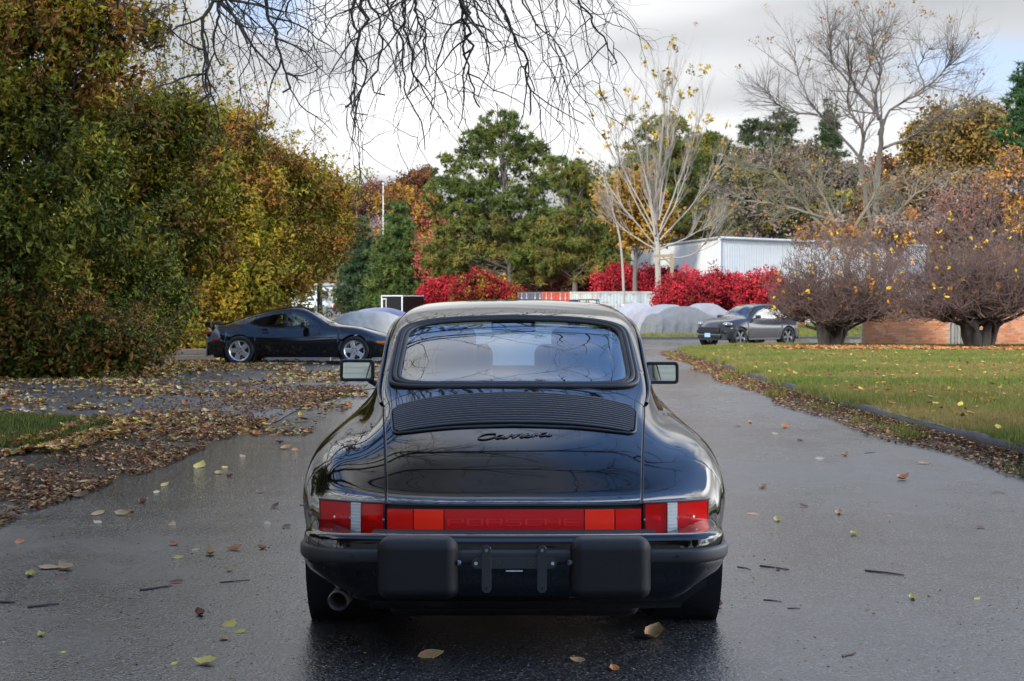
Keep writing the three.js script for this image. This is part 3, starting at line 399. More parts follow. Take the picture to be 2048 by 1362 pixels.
  // folded silver sunshade standing behind the windscreen
  { const P = []; for (let i = 0; i <= 8; i++) { const row = [], t = i / 8; for (let j = 0; j <= 28; j++) row.push([lerp(-0.52, 0.52, j / 28) * lerp(1.06, 0.86, t), lerp(0.90, 1.145, t), -lerp(2.16, 1.80, t) + 0.02 + (i % 2 ? 0.012 : -0.012)]); P.push(row); } part(car, 'sunshade', gridGeo(P), MP(0.62, 0.72, 0.80, 0.9, { transmission: 0.55, thickness: 0 })); }
}
// ================= other vehicles =================
const inPoly = (p, x, y) => { let c = false; for (let i = 0, j = p.length - 1; i < p.length; j = i++) if ((p[i][1] > y) !== (p[j][1] > y) && x < (p[j][0] - p[i][0]) * (y - p[i][1]) / (p[j][1] - p[i][1]) + p[i][0]) c = !c; return c; };
const mk = (z, y0, xr, yr, xb, yb, xm, ym, sill = 0.22) => [z, [0, y0], [xr * 0.55, y0 - (y0 - yr) * 0.22], [xr, yr], [xb, yb], [xm, ym], [xm - 0.01, Math.min(0.42, ym - 0.1)], [xm - 0.06, sill]];
function vehicle(t, o) {
  const arch = zf => { let y = o.sill; for (const w of [0, o.wb]) { const q = o.archR ** 2 - (zf - w) ** 2; if (q > 0) y = Math.max(y, o.wheelR + Math.sqrt(q)); } return y; };
  const z0 = o.st[0][0], z1 = o.st[o.st.length - 1][0], skin = makeSkin(o.st, { cut: arch, warp: (ax, zf) => zf > z1 - 0.9 ? -o.nose * (ax / 0.9) ** 2.6 * sstep(z1 - 0.9, z1, zf) : zf < z0 + 0.7 ? o.tail * (ax / 0.9) ** 2.6 * (1 - sstep(z0, z0 + 0.7, zf)) : 0 });
  const zl = []; const step = o.step || 0.025; for (let z = z0; z < z1; z += step) zl.push(z); zl.push(z1);
  const nt = o.nt || 60, { P, info } = skin.grid(zl, nt);
  const kind = (i, j) => { const q = info[i][j], r = info[i + 1][j + 1], c = (q.c + r.c) / 2, zf = (q.zf + r.zf) / 2, y = (q.y + r.y) / 2; if (c > 1.95 && c < 3.4) for (const w of o.sides) if (inPoly(w.poly, zf, y)) return w.name + q.side; if (c < 1.85 && zf > o.front[0] && zf < o.front[1]) return 'windscreen'; if (o.back && c < 1.75 && zf > o.back[0] && zf < o.back[1]) return 'rear_window'; return 'body'; };
  const K = []; for (let i = 0; i < P.length - 1; i++) { K.push([]); for (let j = 0; j < P[0].length - 1; j++) K[i].push(kind(i, j)); }
  const cap = zf => { const s = skin.section(zf), a = [], b = []; for (let j = -20; j <= 20; j++) { const t = Math.abs(j) / 20 * s.te, x = (Math.sign(j) || 1) * s.x(t); a.push(skin.place(x, s.y(t), zf)); b.push(skin.place(x * 0.97, o.sill, zf)); } return gridGeo([a, b]); };
  part(t, 'body', mergeGeometries([gridGeo(P, { keep: (i, j) => K[i][j] === 'body' }), cap(z0), cap(z1)].map(g => plain(compact(g)))), o.paint);
  for (const k of new Set(K.flat())) if (k !== 'body') part(t, k.replace(/-?1$/, ''), compact(gridGeo(P, { keep: (i, j) => K[i][j] === k })), k === 'windscreen' ? glass : o.glass || glass);
  part(t, 'floor_pan', [box(1.3, 0.06, z1 - z0 - 0.5, 0, o.sill + 0.02, -(z0 + z1) / 2)], trimBlack);
  for (const sd of [-1, 1]) for (const w of [0, o.wb]) { wheel(t, sd * o.track, o.wheelR, -w, o.wheelR, o.wheelW, o.rimR, o.spokes, o.rim, o.rimTurn || 0.3); part(t, 'wheel_arch_liner', new THREE.CylinderGeometry(o.archR + 0.01, o.archR + 0.01, 0.30, 24, 1, true, Math.PI / 2, Math.PI).rotateZ(Math.PI / 2).rotateX(-Math.PI / 2).translate(sd * (o.track - 0.03), o.wheelR, -w), seamBlack); }
  if (o.seats) for (const sd of [-1, 1]) part(t, 'seat', [rbox(0.44, 0.55, 0.12, 0.05, sd * 0.36, o.seats[1], -o.seats[0]), rbox(0.26, 0.17, 0.09, 0.04, sd * 0.36, o.seats[1] + 0.36, -o.seats[0] + 0.03)], darkCloth);
  return skin;
}
const lineOn = (skin, pts, h = 0.002) => pts.map(([x, z]) => V3(...skin.off(x, z, h)));
// --- dark blue-green grand tourer, side on ---
{
  const x0 = (478 - 1024) / F * 31.5, t = thing('grand_tourer', 'dark navy fastback coupe with silver five-spoke wheels, standing side-on by the hedge', 'car', [x0, gy(x0, 32.4), -32.42], -Math.PI / 2);
  const navy = MP(0.005, 0.0055, 0.0065, 0.08, { ior: 1.52 });
  const skin = vehicle(t, { wb: 2.5, wheelR: 0.318, wheelW: 0.235, rimR: 0.222, archR: 0.352, track: 0.80, sill: 0.17, nose: 0.30, tail: 0.22, step: 0.018, nt: 80, spokes: 5, rimTurn: 0.63, rim: M(0.62, 0.62, 0.62, 0.28, { metalness: 0.75 }), paint: navy, seats: [0.95, 0.68],
    st: [mk(-.86, .66, .5, .65, .62, .62, .72, .52), mk(-.72, .84, .52, .83, .66, .78, .80, .60), mk(-.45, .925, .54, .90, .70, .82, .88, .58), mk(0, 1.06, .56, 1.0, .72, .83, .92, .58), mk(.45, 1.19, .56, 1.12, .73, .83, .92, .56), mk(.95, 1.27, .55, 1.2, .74, .83, .92, .55), mk(1.35, 1.25, .55, 1.18, .75, .83, .925, .55), mk(1.65, 1.10, .6, 1.04, .77, .83, .93, .56), mk(2.02, .905, .66, .875, .78, .83, .94, .58), mk(2.5, .83, .62, .82, .76, .80, .935, .60), mk(2.95, .72, .6, .71, .72, .69, .90, .56), mk(3.35, .60, .52, .59, .64, .57, .80, .47), mk(3.58, .50, .42, .49, .54, .47, .66, .40)],
    sides: [{ name: 'door_window', poly: [[.50, .865], [.70, 1.12], [1.18, 1.12], [1.34, 1.02], [1.58, .865]] }, { name: 'quarter_window', poly: [[-.46, .865], [-.2, .985], [.26, 1.09], [.42, 1.115], [.24, .96], [.06, .865]] }], front: [1.40, 1.98], back: [-.40, .42] });
  for (const sd of [-1, 1]) {
    part(t, 'side_marker', rbox(0.012, 0.045, 0.20, 0.005, sd * 0.875, 0.50, -3.08), M(0.55, 0.16, 0.01, 0.3)); part(t, 'side_marker', rbox(0.02, 0.04, 0.16, 0.005, sd * 0.885, 0.56, 0.52), M(0.30, 0.01, 0.01, 0.3)); part(t, 'rear_lamp', rbox(0.2, 0.07, 0.20, 0.02, sd * 0.62, 0.70, 0.76), M(0.22, 0.03, 0.01, 0.25));
    part(t, 'door_handle', rbox(0.016, 0.06, 0.15, 0.007, sd * 0.845, 0.775, -0.55), trimBlack);
    const m = part(t, 'door_mirror', rbox(0.20, 0.13, 0.12, 0.035, sd * 0.93, 0.89, -1.40), trimBlack); part(m, 'mirror_foot', rbox(0.1, 0.05, 0.07, 0.015, sd * 0.83, 0.83, -1.44), trimBlack);
    const seam = (pts) => tube1(pts.map(([y, z]) => { const s = skin.section(z); let a = s.knots[2], b = s.te; for (let k = 0; k < 24; k++) { const q = (a + b) / 2; if (s.y(q) > y) a = q; else b = q; } return V3(...skin.place(sd * (s.x(a) + 0.001), y, z)); }), 0.005, 5);
    part(t, 'door_gap', seam([[.86, .47], [.80, .42], [.70, .40], [.5, .40], [.24, .42]]), seamBlack); part(t, 'door_gap', seam([[.85, 1.66], [.8, 1.72], [.65, 1.76], [.4, 1.75], [.22, 1.68]]), seamBlack);
    const rub = []; for (let z = -.35; z <= 2.6; z += .12) if (Math.abs(z) > .3 && Math.abs(z - 2.5) > .33) rub.push([.60, z]); part(t, 'side_moulding', seam(rub), trimBlack);
  }
  part(t, 'rear_spoiler', [rbox(1.35, 0.03, 0.26, 0.012, 0, 0.925, 0.80), rbox(0.05, 0.10, 0.14, 0.02, 0.6, 0.87, 0.74), rbox(0.05, 0.10, 0.14, 0.02, -0.6, 0.87, 0.74)], trimBlack);
  for (const sx of [-0.25, 0.35]) part(t, 'wiper', tube1([[sx - 0.1, 0.915, -1.99], [sx + 0.1, 0.935, -1.95], [sx + 0.38, 0.95, -1.90]], 0.008, 5), trimBlack);
}
// --- grey crossover ---
{
  const th = 2.24, fx = -Math.sin(th), fz = -Math.cos(th), ax = 8.46 - fx * 2.807, d = 58 + fz * 2.807;
  const t = thing('crossover', 'grey metallic crossover with dark wheels, parked on the cross lane', 'car', [ax, gy(ax, d), -d], th);
  const grey = MP(0.020, 0.022, 0.025, 0.20, { ior: 1.42 });
  const skin = vehicle(t, { wb: 2.807, wheelR: 0.365, wheelW: 0.265, rimR: 0.262, archR: 0.425, track: 0.83, sill: 0.24, nose: 0.34, tail: 0.25, step: 0.03, nt: 64, spokes: 5, rim: M(0.07, 0.07, 0.075, 0.3, { metalness: 0.7 }), paint: grey, glass: MP(0.10, 0.11, 0.12, 0.0, { transmission: 1, ior: 1.6, thickness: 0 }), seats: [1.2, 0.95],
    st: [mk(-.98, .92, .55, .90, .72, .86, .80, .64, .34), mk(-.88, 1.14, .60, 1.11, .76, 1.03, .89, .74, .32), mk(-.6, 1.46, .58, 1.40, .78, 1.07, .95, .76, .28), mk(-.1, 1.62, .60, 1.55, .80, 1.07, .965, .76), mk(.5, 1.66, .61, 1.59, .81, 1.06, .965, .76), mk(1.1, 1.66, .62, 1.58, .82, 1.05, .965, .76), mk(1.5, 1.60, .63, 1.51, .83, 1.04, .965, .76), mk(1.85, 1.42, .68, 1.34, .84, 1.04, .965, .76), mk(2.25, 1.17, .74, 1.12, .85, 1.04, .965, .77), mk(2.6, 1.11, .75, 1.08, .85, 1.02, .96, .77), mk(3.1, 1.04, .74, 1.01, .83, .95, .94, .74, .26), mk(3.45, .93, .68, .91, .79, .86, .89, .66, .28), mk(3.66, .76, .58, .75, .69, .71, .80, .57, .30)],
    sides: [{ name: 'front_window', poly: [[.62, 1.10], [.62, 1.53], [1.15, 1.54], [1.5, 1.44], [2.02, 1.10]] }, { name: 'rear_door_window', poly: [[-.25, 1.11], [-.05, 1.45], [.3, 1.52], [.56, 1.53], [.56, 1.10]] }, { name: 'quarter_window', poly: [[-.66, 1.18], [-.42, 1.38], [-.12, 1.44], [-.32, 1.12]] }], front: [1.50, 2.22], back: [-.75, -.3] });
  const dk = M(0.006, 0.006, 0.007, 0.45);
  part(t, 'grille', rbox(1.12, 0.24, 0.06, 0.03, 0, 0.64, -3.66), dk); part(t, 'lower_intake', rbox(1.2, 0.10, 0.06, 0.03, 0, 0.36, -3.65), dk);
  part(t, 'bumper_blade', rbox(1.3, 0.06, 0.05, 0.02, 0, 0.445, -3.68), M(0.10, 0.105, 0.11, 0.3, { metalness: 0.5 }));
  part(t, 'number_plate', rbox(0.31, 0.16, 0.012, 0.004, 0, 0.43, -3.72), M(0.22, 0.36, 0.47, 0.5));
  for (const sd of [-1, 1]) {
    part(t, 'headlamp', new THREE.SphereGeometry(1, 18, 12).scale(0.16, 0.085, 0.20).rotateY(sd * 0.6).translate(sd * 0.72, 0.86, -3.34), MP(0.12, 0.13, 0.14, 0.05, { clearcoat: 1 }));
    part(t, 'side_intake', rbox(0.24, 0.14, 0.10, 0.04, sd * 0.66, 0.57, -3.50).rotateY(0), dk); part(t, 'side_marker', rbox(0.02, 0.04, 0.12, 0.008, sd * 0.875, 0.70, -3.26), M(0.6, 0.2, 0.02, 0.3));
    const m = part(t, 'door_mirror', rbox(0.24, 0.15, 0.13, 0.05, sd * 1.04, 1.15, -1.92), grey); part(m, 'mirror_foot', rbox(0.12, 0.04, 0.06, 0.015, sd * 0.91, 1.08, -1.94), trimBlack);
    part(t, 'brake_caliper', rbox(0.05, 0.16, 0.07, 0.02, sd * 0.86, 0.42, -2.72), M(0.35, 0.01, 0.01, 0.4));
    part(t, 'side_skirt', rbox(0.06, 0.09, 1.9, 0.02, sd * 0.90, 0.27, -1.40), trimBlack);
  }
  part(t, 'interior_mirror', rbox(0.22, 0.06, 0.03, 0.014, 0, 1.40, -1.62), trimBlack);
}
// --- small far vehicles ---
{
  const p = onGround(634, 205, 0.0), t = thing('pickup_truck', 'white pickup truck in the far parking lot', 'truck', p, Math.PI * 0.93);
  vehicle(t, { wb: 3.4, wheelR: 0.40, wheelW: 0.26, rimR: 0.24, archR: 0.48, track: 0.84, sill: 0.42, nose: 0.2, tail: 0.05, step: 0.08, nt: 30, spokes: 5, rim: M(0.4, 0.4, 0.4, 0.3, { metalness: 0.7 }), paint: MP(0.75, 0.76, 0.77, 0.2), st: [mk(-1.1, 1.28, .7, 1.27, .85, 1.25, .97, .9, .5), mk(.4, 1.30, .7, 1.29, .85, 1.26, .99, .9, .45), mk(.75, 1.90, .62, 1.82, .84, 1.26, .99, .9, .45), mk(1.6, 1.93, .62, 1.84, .84, 1.26, .99, .9, .45), mk(2.4, 1.8, .64, 1.7, .85, 1.26, .99, .9, .45), mk(2.95, 1.32, .75, 1.28, .86, 1.22, .99, .9, .45), mk(3.6, 1.22, .72, 1.2, .86, 1.12, .98, .85, .45), mk(4.2, 1.05, .7, 1.03, .8, .98, .92, .8, .45)], sides: [{ name: 'front_window', poly: [[1.7, 1.3], [1.7, 1.76], [2.3, 1.66], [2.7, 1.3]] }, { name: 'rear_door_window', poly: [[.85, 1.3], [.9, 1.78], [1.6, 1.78], [1.6, 1.3]] }], front: [2.4, 2.9], back: null });
  part(t, 'grille', rbox(1.3, 0.3, 0.06, 0.03, 0, 0.86, -4.2), M(0.25, 0.25, 0.25, 0.3)); for (const sd of [-1, 1]) part(t, 'headlamp', rbox(0.3, 0.2, 0.1, 0.03, sd * 0.78, 0.92, -4.12), M(0.7, 0.7, 0.7, 0.1)); part(t, 'front_bumper', rbox(1.85, 0.24, 0.16, 0.05, 0, 0.55, -4.2), chrome);
  const q = onGround(679, 208, 0.0), r = thing('hatchback', 'dark red hatchback seen from behind in the far parking lot', 'car', q, 0.1);
  vehicle(r, { wb: 2.6, wheelR: 0.32, wheelW: 0.2, rimR: 0.2, archR: 0.37, track: 0.76, sill: 0.22, nose: 0.2, tail: 0.1, step: 0.08, nt: 30, spokes: 5, rim: M(0.3, 0.3, 0.3, 0.3), paint: MP(0.10, 0.010, 0.012, 0.2), st: [mk(-.85, .95, .6, .94, .72, .9, .8, .6), mk(-.6, 1.30, .56, 1.25, .74, .95, .87, .65), mk(-.2, 1.46, .56, 1.4, .75, .95, .88, .65), mk(.8, 1.5, .56, 1.44, .75, .95, .88, .65), mk(1.5, 1.4, .58, 1.33, .76, .95, .88, .65), mk(2.1, 1.02, .66, .98, .77, .92, .88, .65), mk(2.8, .9, .6, .88, .74, .84, .85, .6), mk(3.3, .7, .5, .69, .64, .66, .74, .5)], sides: [{ name: 'side_window', poly: [[-.2, 1.0], [0, 1.35], [1.2, 1.36], [1.8, 1.0]] }], front: [1.5, 2.05], back: [-.8, -.3] });
  for (const sd of [-1, 1]) part(r, 'tail_lamp', rbox(0.2, 0.24, 0.06, 0.02, sd * 0.70, 0.85, 0.86), M(0.4, 0.01, 0.01, 0.3)); part(r, 'number_plate', rbox(0.4, 0.13, 0.02, 0.004, 0, 0.62, 0.88), M(0.6, 0.6, 0.6, 0.5));
}
// --- cars under cloth covers ---
function coveredCar(label, p, turn, L, Hh, W, color, seed, o = {}) {
  const t = thing('covered_car', label, 'covered car', p, turn, 'cars under cloth covers');
  const rnd = rng(seed), f = (a) => a * L / 4.4, hem = 0.02;
  const row = (z, y, xr, xb, yb, xm) => [f(z), [0, y * Hh], [xr * 0.5 * W, y * Hh - 0.01], [xr * W, y * Hh - 0.07], [xb * W, yb * Hh], [xm * W, 0.40 * Hh], [xm * W + 0.02, 0.2], [xm * W + 0.03, hem]];
  const skin = makeSkin([row(-1.0, .42, .55, .72, .38, .82), row(-.8, .66, .62, .82, .56, .92), row(-.3, .76, .62, .86, .62, .97), row(.3, .95, .58, .86, .64, .98), row(.9, 1.0, .56, .86, .66, .98), row(1.4, .97, .57, .86, .66, .98), row(1.9, .80, .66, .88, .63, .98), row(2.4, .68, .70, .86, .58, .97), row(3.0, .58, .66, .84, .50, .95), row(3.35, .34, .55, .70, .30, .84)], { warp: (ax, zf) => (zf > f(2.6) ? -0.3 * (ax / W) ** 2.5 * sstep(f(2.6), f(3.35), zf) : zf < f(-.3) ? 0.25 * (ax / W) ** 2.5 * (1 - sstep(f(-1), f(-.3), zf)) : 0) });
  const zl = []; for (let i = 0; i <= 150; i++) zl.push(lerp(f(-1), f(3.35), i / 150)); const { P } = skin.grid(zl, 56);
  const G2 = P.map((r, i) => r.map(([x, y, z], j) => { const lo = 1 - sstep(0.1, 0.8 * Hh, y), w = fbm(z * 2.4 + seed, y * 0.9, x * 0.7, 3), w2 = Math.sin(z * 9 + 5 * w + seed + 1.3 * y) * 0.5 + Math.sin(z * 17 + 7 * w) * 0.3, dn = 0.08 * lo * w2 + 0.09 * (w - 0.5) + 0.04 * (fbm(x * 6, y * 6, z * 6 + seed, 3) - 0.5); const nx = Math.sign(x) * Math.min(1, Math.abs(x) / (0.6 * W)); return [x + nx * dn, Math.max(0.01, y + (1 - Math.abs(nx)) * dn * 0.6 + 0.04 * lo * (w - 0.5)), z]; }));
  // closed ends falling to the ground
  for (const e of [0, G2.length - 1]) { const s = e ? -1 : 1; const r0 = G2[e], add = [0.5, 0.12].map((k, m) => r0.map(([x, y, z]) => [x * 0.99, y * k * (0.9), z + s * 0.06 * (m + 1) + 0.03 * Math.sin(x * 14)])); if (e) G2.push(...add); else G2.unshift(...add.reverse()); }
  const cloth = tex(128, 128, (u, v) => { const n = tfbm(u, v, 8, seed, 4), m = tfbm(u, v, 48, seed + 5, 2); return color.map(c => c * (0.82 + 0.28 * n + 0.12 * (m - 0.5))); }, true, 2, 2);
  part(t, 'cover', gridGeo(G2), new THREE.MeshStandardMaterial({ map: cloth, roughness: 0.85, side: THREE.DoubleSide }));
  for (const sd of [-1, 1]) for (const z of [0, 2.45]) part(t, 'tyre', new THREE.TorusGeometry(0.24, 0.085, 10, 24).rotateY(Math.PI / 2).translate(sd * 0.70 * W, 0.325, -f(z)), tyreMat);
  return t;
}
{
  const at = (px, d) => onGround(px, d);
  coveredCar('pale cream cloth cover on a low car behind the navy coupe', at(672, 38.5), -1.35, 4.3, 1.23, 0.86, [0.36, 0.35, 0.31], 11);
  coveredCar('lavender grey cloth cover on a car behind the cream one', at(702, 44), -1.25, 4.4, 1.38, 0.9, [0.20, 0.20, 0.27], 27);
  coveredCar('dark grey cloth cover on a low car beside the crossover', at(1330, 71.5), -1.20, 4.6, 1.42, 0.95, [0.12, 0.125, 0.13], 43).position.y += 0.09;
  coveredCar('silver cloth cover on the car behind the dark grey one', at(1305, 76), -1.05, 4.4, 1.52, 0.9, [0.22, 0.22, 0.24], 61).position.y += 0.09;
  coveredCar('white cloth cover on a car in front of the long container', at(1246, 84), -1.2, 4.2, 1.58, 0.9, [0.28, 0.28, 0.30], 77).position.y += 0.09;
  coveredCar('light grey cover with dark wrinkles on a car by the red shrubs', at(1378, 80), -1.3, 4.4, 1.58, 0.9, [0.22, 0.22, 0.24], 91).position.y += 0.09;
}
// --- enclosed cargo trailer ---
{
  const p = onGround(806, 130), t = thing('cargo_trailer', 'black enclosed cargo trailer with white edge trim', 'trailer', p, -0.46);
  const blk = M(0.010, 0.009, 0.009, 0.25), wh = M(0.72, 0.72, 0.72, 0.4);
  // box with a wedge nose; local +z faces the drive
  const W = 1.05, L = 1.9, y0 = 0.45, y1 = 2.25, prof = [[-W, -L], [W, -L], [W, L], [-W, L]];
  part(t, 'box', rbox(2 * W, y1 - y0, 2 * L, 0.03, 0, (y0 + y1) / 2, 0), blk);
  const nose = new THREE.Shape(); nose.moveTo(-W, 0); nose.lineTo(W, 0); nose.lineTo(0, 0.6); nose.closePath(); part(t, 'nose', new THREE.ExtrudeGeometry(nose, { depth: y1 - y0, bevelEnabled: false }).rotateX(Math.PI / 2).translate(0, y1, L + 0.003), blk);
  const fr = (w, h, r, x, y, z, ry) => { const g = [box(w, r, 0.03, 0, h / 2, 0), box(w, r, 0.03, 0, -h / 2, 0), box(r, h - r, 0.03, -w / 2 + r / 2, 0, 0), box(r, h - r, 0.03, w / 2 - r / 2, 0, 0)]; return g.map(q => q.rotateY(ry).translate(x, y, z)); };
  part(t, 'roof_trim', [...fr(0.1, 0.07, 0.03, 0, 0, 0, 0).map(q => q.scale(0, 0, 0)).slice(0, 0), box(0.05, 0.08, 2 * L, -W - 0.01, y1, 0), box(0.05, 0.08, 2 * L, W + 0.01, y1, 0), box(2 * W, 0.08, 0.05, 0, y1, -L - 0.01)], wh);
  for (const sd of [-1, 1]) { part(t, 'nose_trim', box(Math.hypot(W, 0.6), 0.08, 0.05, 0, 0, 0).rotateY(sd * Math.atan2(0.6, W)).translate(sd * W / 2, y1, L + 0.31), wh); part(t, 'corner_trim', box(0.08, y1 - y0, 0.08, sd * W, (y0 + y1) / 2, L), wh); }
  const d1 = part(t, 'side_door', box(0.03, 1.45, 0.85, -W - 0.012, 1.28, 0.9), blk); part(d1, 'door_frame', fr(0.85, 1.5, 0.07, 0, 0, 0, Math.PI / 2).map(q => q.translate(-W - 0.025, 1.30, 0.9)), wh);
  const d2 = part(t, 'side_panel', box(0.03, 1.35, 1.2, -W - 0.012, 1.3, -0.8), blk); part(d2, 'panel_frame', fr(1.2, 1.4, 0.05, 0, 0, 0, Math.PI / 2).map(q => q.translate(-W - 0.025, 1.3, -0.8)), M(0.4, 0.4, 0.4, 0.4));
  const d3 = part(t, 'front_panel', box(0.7, 1.2, 0.03, 0, 0, 0).rotateY(-Math.atan2(0.6, W)).translate(-W / 2 - 0.02, 1.35, L + 0.33), blk); part(d3, 'panel_frame', fr(0.75, 1.25, 0.07, 0, 0, 0.02, 0).map(q => q.rotateY(-Math.atan2(0.6, W)).translate(-W / 2 - 0.03, 1.35, L + 0.35)), wh);
  part(t, 'stone_guard', box(1.0, 0.5, 0.02, 0, 0, 0).rotateY(-Math.atan2(0.6, W)).translate(-W / 2 - 0.02, 0.72, L + 0.34), wh);
  for (const sd of [-1, 1]) for (const z of [-0.5, 0.2]) part(t, 'wheel', new THREE.TorusGeometry(0.24, 0.09, 10, 24).rotateY(Math.PI / 2).translate(sd * (W + 0.02), 0.33, z), tyreMat);
  part(t, 'drawbar', [tube1([[-W * 0.8, 0.42, L], [0, 0.45, L + 1.5]], 0.05, 6), tube1([[W * 0.8, 0.42, L], [0, 0.45, L + 1.5]], 0.05, 6), tube1([[0, 0.03, L + 1.3], [0, 0.85, L + 1.3]], 0.04, 6)], wh);
}
// --- shipping containers ---
function container(label, p, turn, col, L, doors, marks) {
  const t = thing('shipping_container', label, 'container', p, turn, 'shipping containers along the lot');
  const stain = (s) => tex(128, 128, (u, v) => { const n = tfbm(u, v, 6, s, 4), m = tfbm(u, v, 40, s + 3, 3), r = sstep(0.60, 0.72, n + 0.25 * (m - 0.5)); return [lerp(col[0] * (0.85 + 0.3 * m), 0.22, r * 0.6), lerp(col[1] * (0.85 + 0.3 * m), 0.12, r * 0.6), lerp(col[2] * (0.85 + 0.3 * m), 0.05, r * 0.6)]; }, true, 0.5, 0.5);
  const m = new THREE.MeshStandardMaterial({ map: stain(Math.round(p.x * 10 + 500)), roughness: 0.6, side: THREE.DoubleSide }), fm = M(lerp(col[0], 0.35, 0.25), lerp(col[1], 0.24, 0.25), lerp(col[2], 0.13, 0.25), 0.7);
  const W = 1.22, H = 2.59, corr = (len) => { const c = []; const n = Math.round(len / 0.28); for (let i = 0; i < n; i++) for (const [a, o] of [[0, 0], [.3, 0], [.5, .036], [.8, .036]]) c.push([-len / 2 + (i + a) * len / n, o]); c.push([len / 2, 0]); return gridGeo([c.map(([x, o]) => [x, 0.16, -o]), c.map(([x, o]) => [x, H - 0.13, -o])], { uv: q => [q[0], q[1]] }); };
  for (const sd of [-1, 1]) part(t, 'side_wall', corr(L).rotateY(sd * Math.PI / 2).translate(sd * (W - 0.02), 0, 0), m);
  part(t, 'roof', box(2 * W - 0.1, 0.04, L, 0, H - 0.06, 0), m); part(t, 'floor', box(2 * W - 0.1, 0.12, L, 0, 0.12, 0), fm);
  part(t, 'end_wall', corr(2 * W - 0.1).rotateY(Math.PI).translate(0, 0, -L / 2 + 0.02), m);
  for (const sx of [-1, 1]) { for (const sz of [-1, 1]) part(t, 'corner_post', box(0.13, H - 0.02, 0.14, sx * (W - 0.06), H / 2, sz * (L / 2 - 0.05)), fm); for (const y of [0.09, H - 0.06]) part(t, 'side_rail', box(0.08, 0.13, L - 0.25, sx * (W - 0.03), y, 0), fm); }
  for (const y of [0.09, H - 0.07]) part(t, 'end_rail', box(2 * W - 0.27, 0.15, 0.12, 0, y, L / 2 - 0.06), fm);
  for (const sd of [-1, 1]) { const d = part(t, 'door', box(W - 0.12, H - 0.34, 0.06, sd * (W - 0.1) / 2, H / 2, L / 2 - 0.08), m); for (const k of [0.33, 0.72]) { part(d, 'lock_rod', cyl(0.022, 0.022, H - 0.2, sd * k * (W - 0.05), H / 2, L / 2 + 0.0, 8), M(0.6, 0.6, 0.6, 0.5)); part(d, 'rod_bracket', box(0.12, 0.10, 0.05, sd * k * (W - 0.05), H - 0.55, L / 2), M(0.55, 0.55, 0.55, 0.5)); } for (const k of [0.16, 0.5, 0.9]) part(d, 'door_rib', box(0.16, H - 0.42, 0.02, sd * k * (W - 0.12), H / 2, L / 2 - 0.042), m); }
  if (marks) for (const [x, y, w, h] of marks) part(t, 'painted_mark', box(w, h, 0.004, x, y, L / 2 - 0.028), M(0.7, 0.7, 0.68, 0.6));
  return t;
}
{
  const g = (px, d) => onGround(px, d);
  const A = container('blue grey shipping container with its doors shut', g(1063, 133), -0.02, [0.075, 0.085, 0.12], 6.06, true); A.position.z -= 3;
  const B = container('orange red shipping container with white markings', g(1113, 128), -0.02, [0.42, 0.055, 0.03], 6.06, true, [[-0.45, 1.55, 0.16, 0.14], [0.55, 1.62, 0.35, 0.1], [0.6, 1.42, 0.5, 0.12]]); B.position.z -= 3;
  const C = container('pale grey shipping container with doors facing the drive', g(1170, 125), -0.02, [0.48, 0.50, 0.47], 6.06, true); C.position.z -= 3;
  container('long grey corrugated container standing side-on with rusty posts', g(1265, 122), Math.PI / 2 - 0.10, [0.32, 0.36, 0.37], 6.06, true);
}
// --- open utility buggy, only its frame shows over the coupe's roof ---
{
  const t = thing('utility_buggy', 'black open utility buggy with roll frame and canvas back', 'buggy', onGround(1176, 92), -1.5), bm = M(0.02, 0.022, 0.025, 0.4);
  part(t, 'body', [rbox(1.3, 0.6, 2.6, 0.15, 0, 0.65, 0), rbox(1.2, 0.25, 0.9, 0.1, 0, 0.98, -0.8)], bm);
  for (const z of [-0.62, 0.05, 0.62]) part(t, 'roll_hoop', tube1([[-0.6, 0.8, z - 0.1], [-0.58, 1.75, z], [-0.5, 1.86, z], [0.5, 1.86, z], [0.58, 1.75, z], [0.6, 0.8, z - 0.1]], 0.03, 8), bm);
  for (const x of [-0.54, 0.54]) part(t, 'roof_bar', tube1([[x, 1.85, -0.62], [x, 1.87, 0], [x, 1.85, 1.15]], 0.03, 8), bm);
  part(t, 'canvas_back', rbox(1.15, 0.95, 0.5, 0.05, 0, 1.38, 0.93), M(0.02, 0.024, 0.034, 0.55)); part(t, 'roof_panel', rbox(1.1, 0.03, 1.2, 0.012, 0, 1.895, -0.25), M(0.18, 0.2, 0.21, 0.6));
  for (const sd of [-1, 1]) for (const z of [-0.9, 0.9]) part(t, 'wheel', new THREE.TorusGeometry(0.22, 0.10, 10, 22).rotateY(Math.PI / 2).translate(sd * 0.62, 0.32, z), tyreMat);
  const h = thing('hoop_barrier', 'small red tubular hoop with a pale panel beside the buggy', 'barrier', onGround(1222, 88)), rd = M(0.45, 0.05, 0.05, 0.4);
  const pts = []; for (let i = 0; i <= 16; i++) { const a = Math.PI * i / 16; pts.push(V3(-0.45 * Math.cos(a), 1.0 + 0.28 * Math.sin(a), 0)); } part(h, 'hoop', tube1([[-0.45, 0, 0], ...pts.map(p => p.toArray()), [0.45, 0, 0]], 0.03, 8), rd); part(h, 'panel', rbox(0.8, 0.9, 0.03, 0.01, 0, 0.6, 0.02), M(0.5, 0.48, 0.44, 0.6));
}
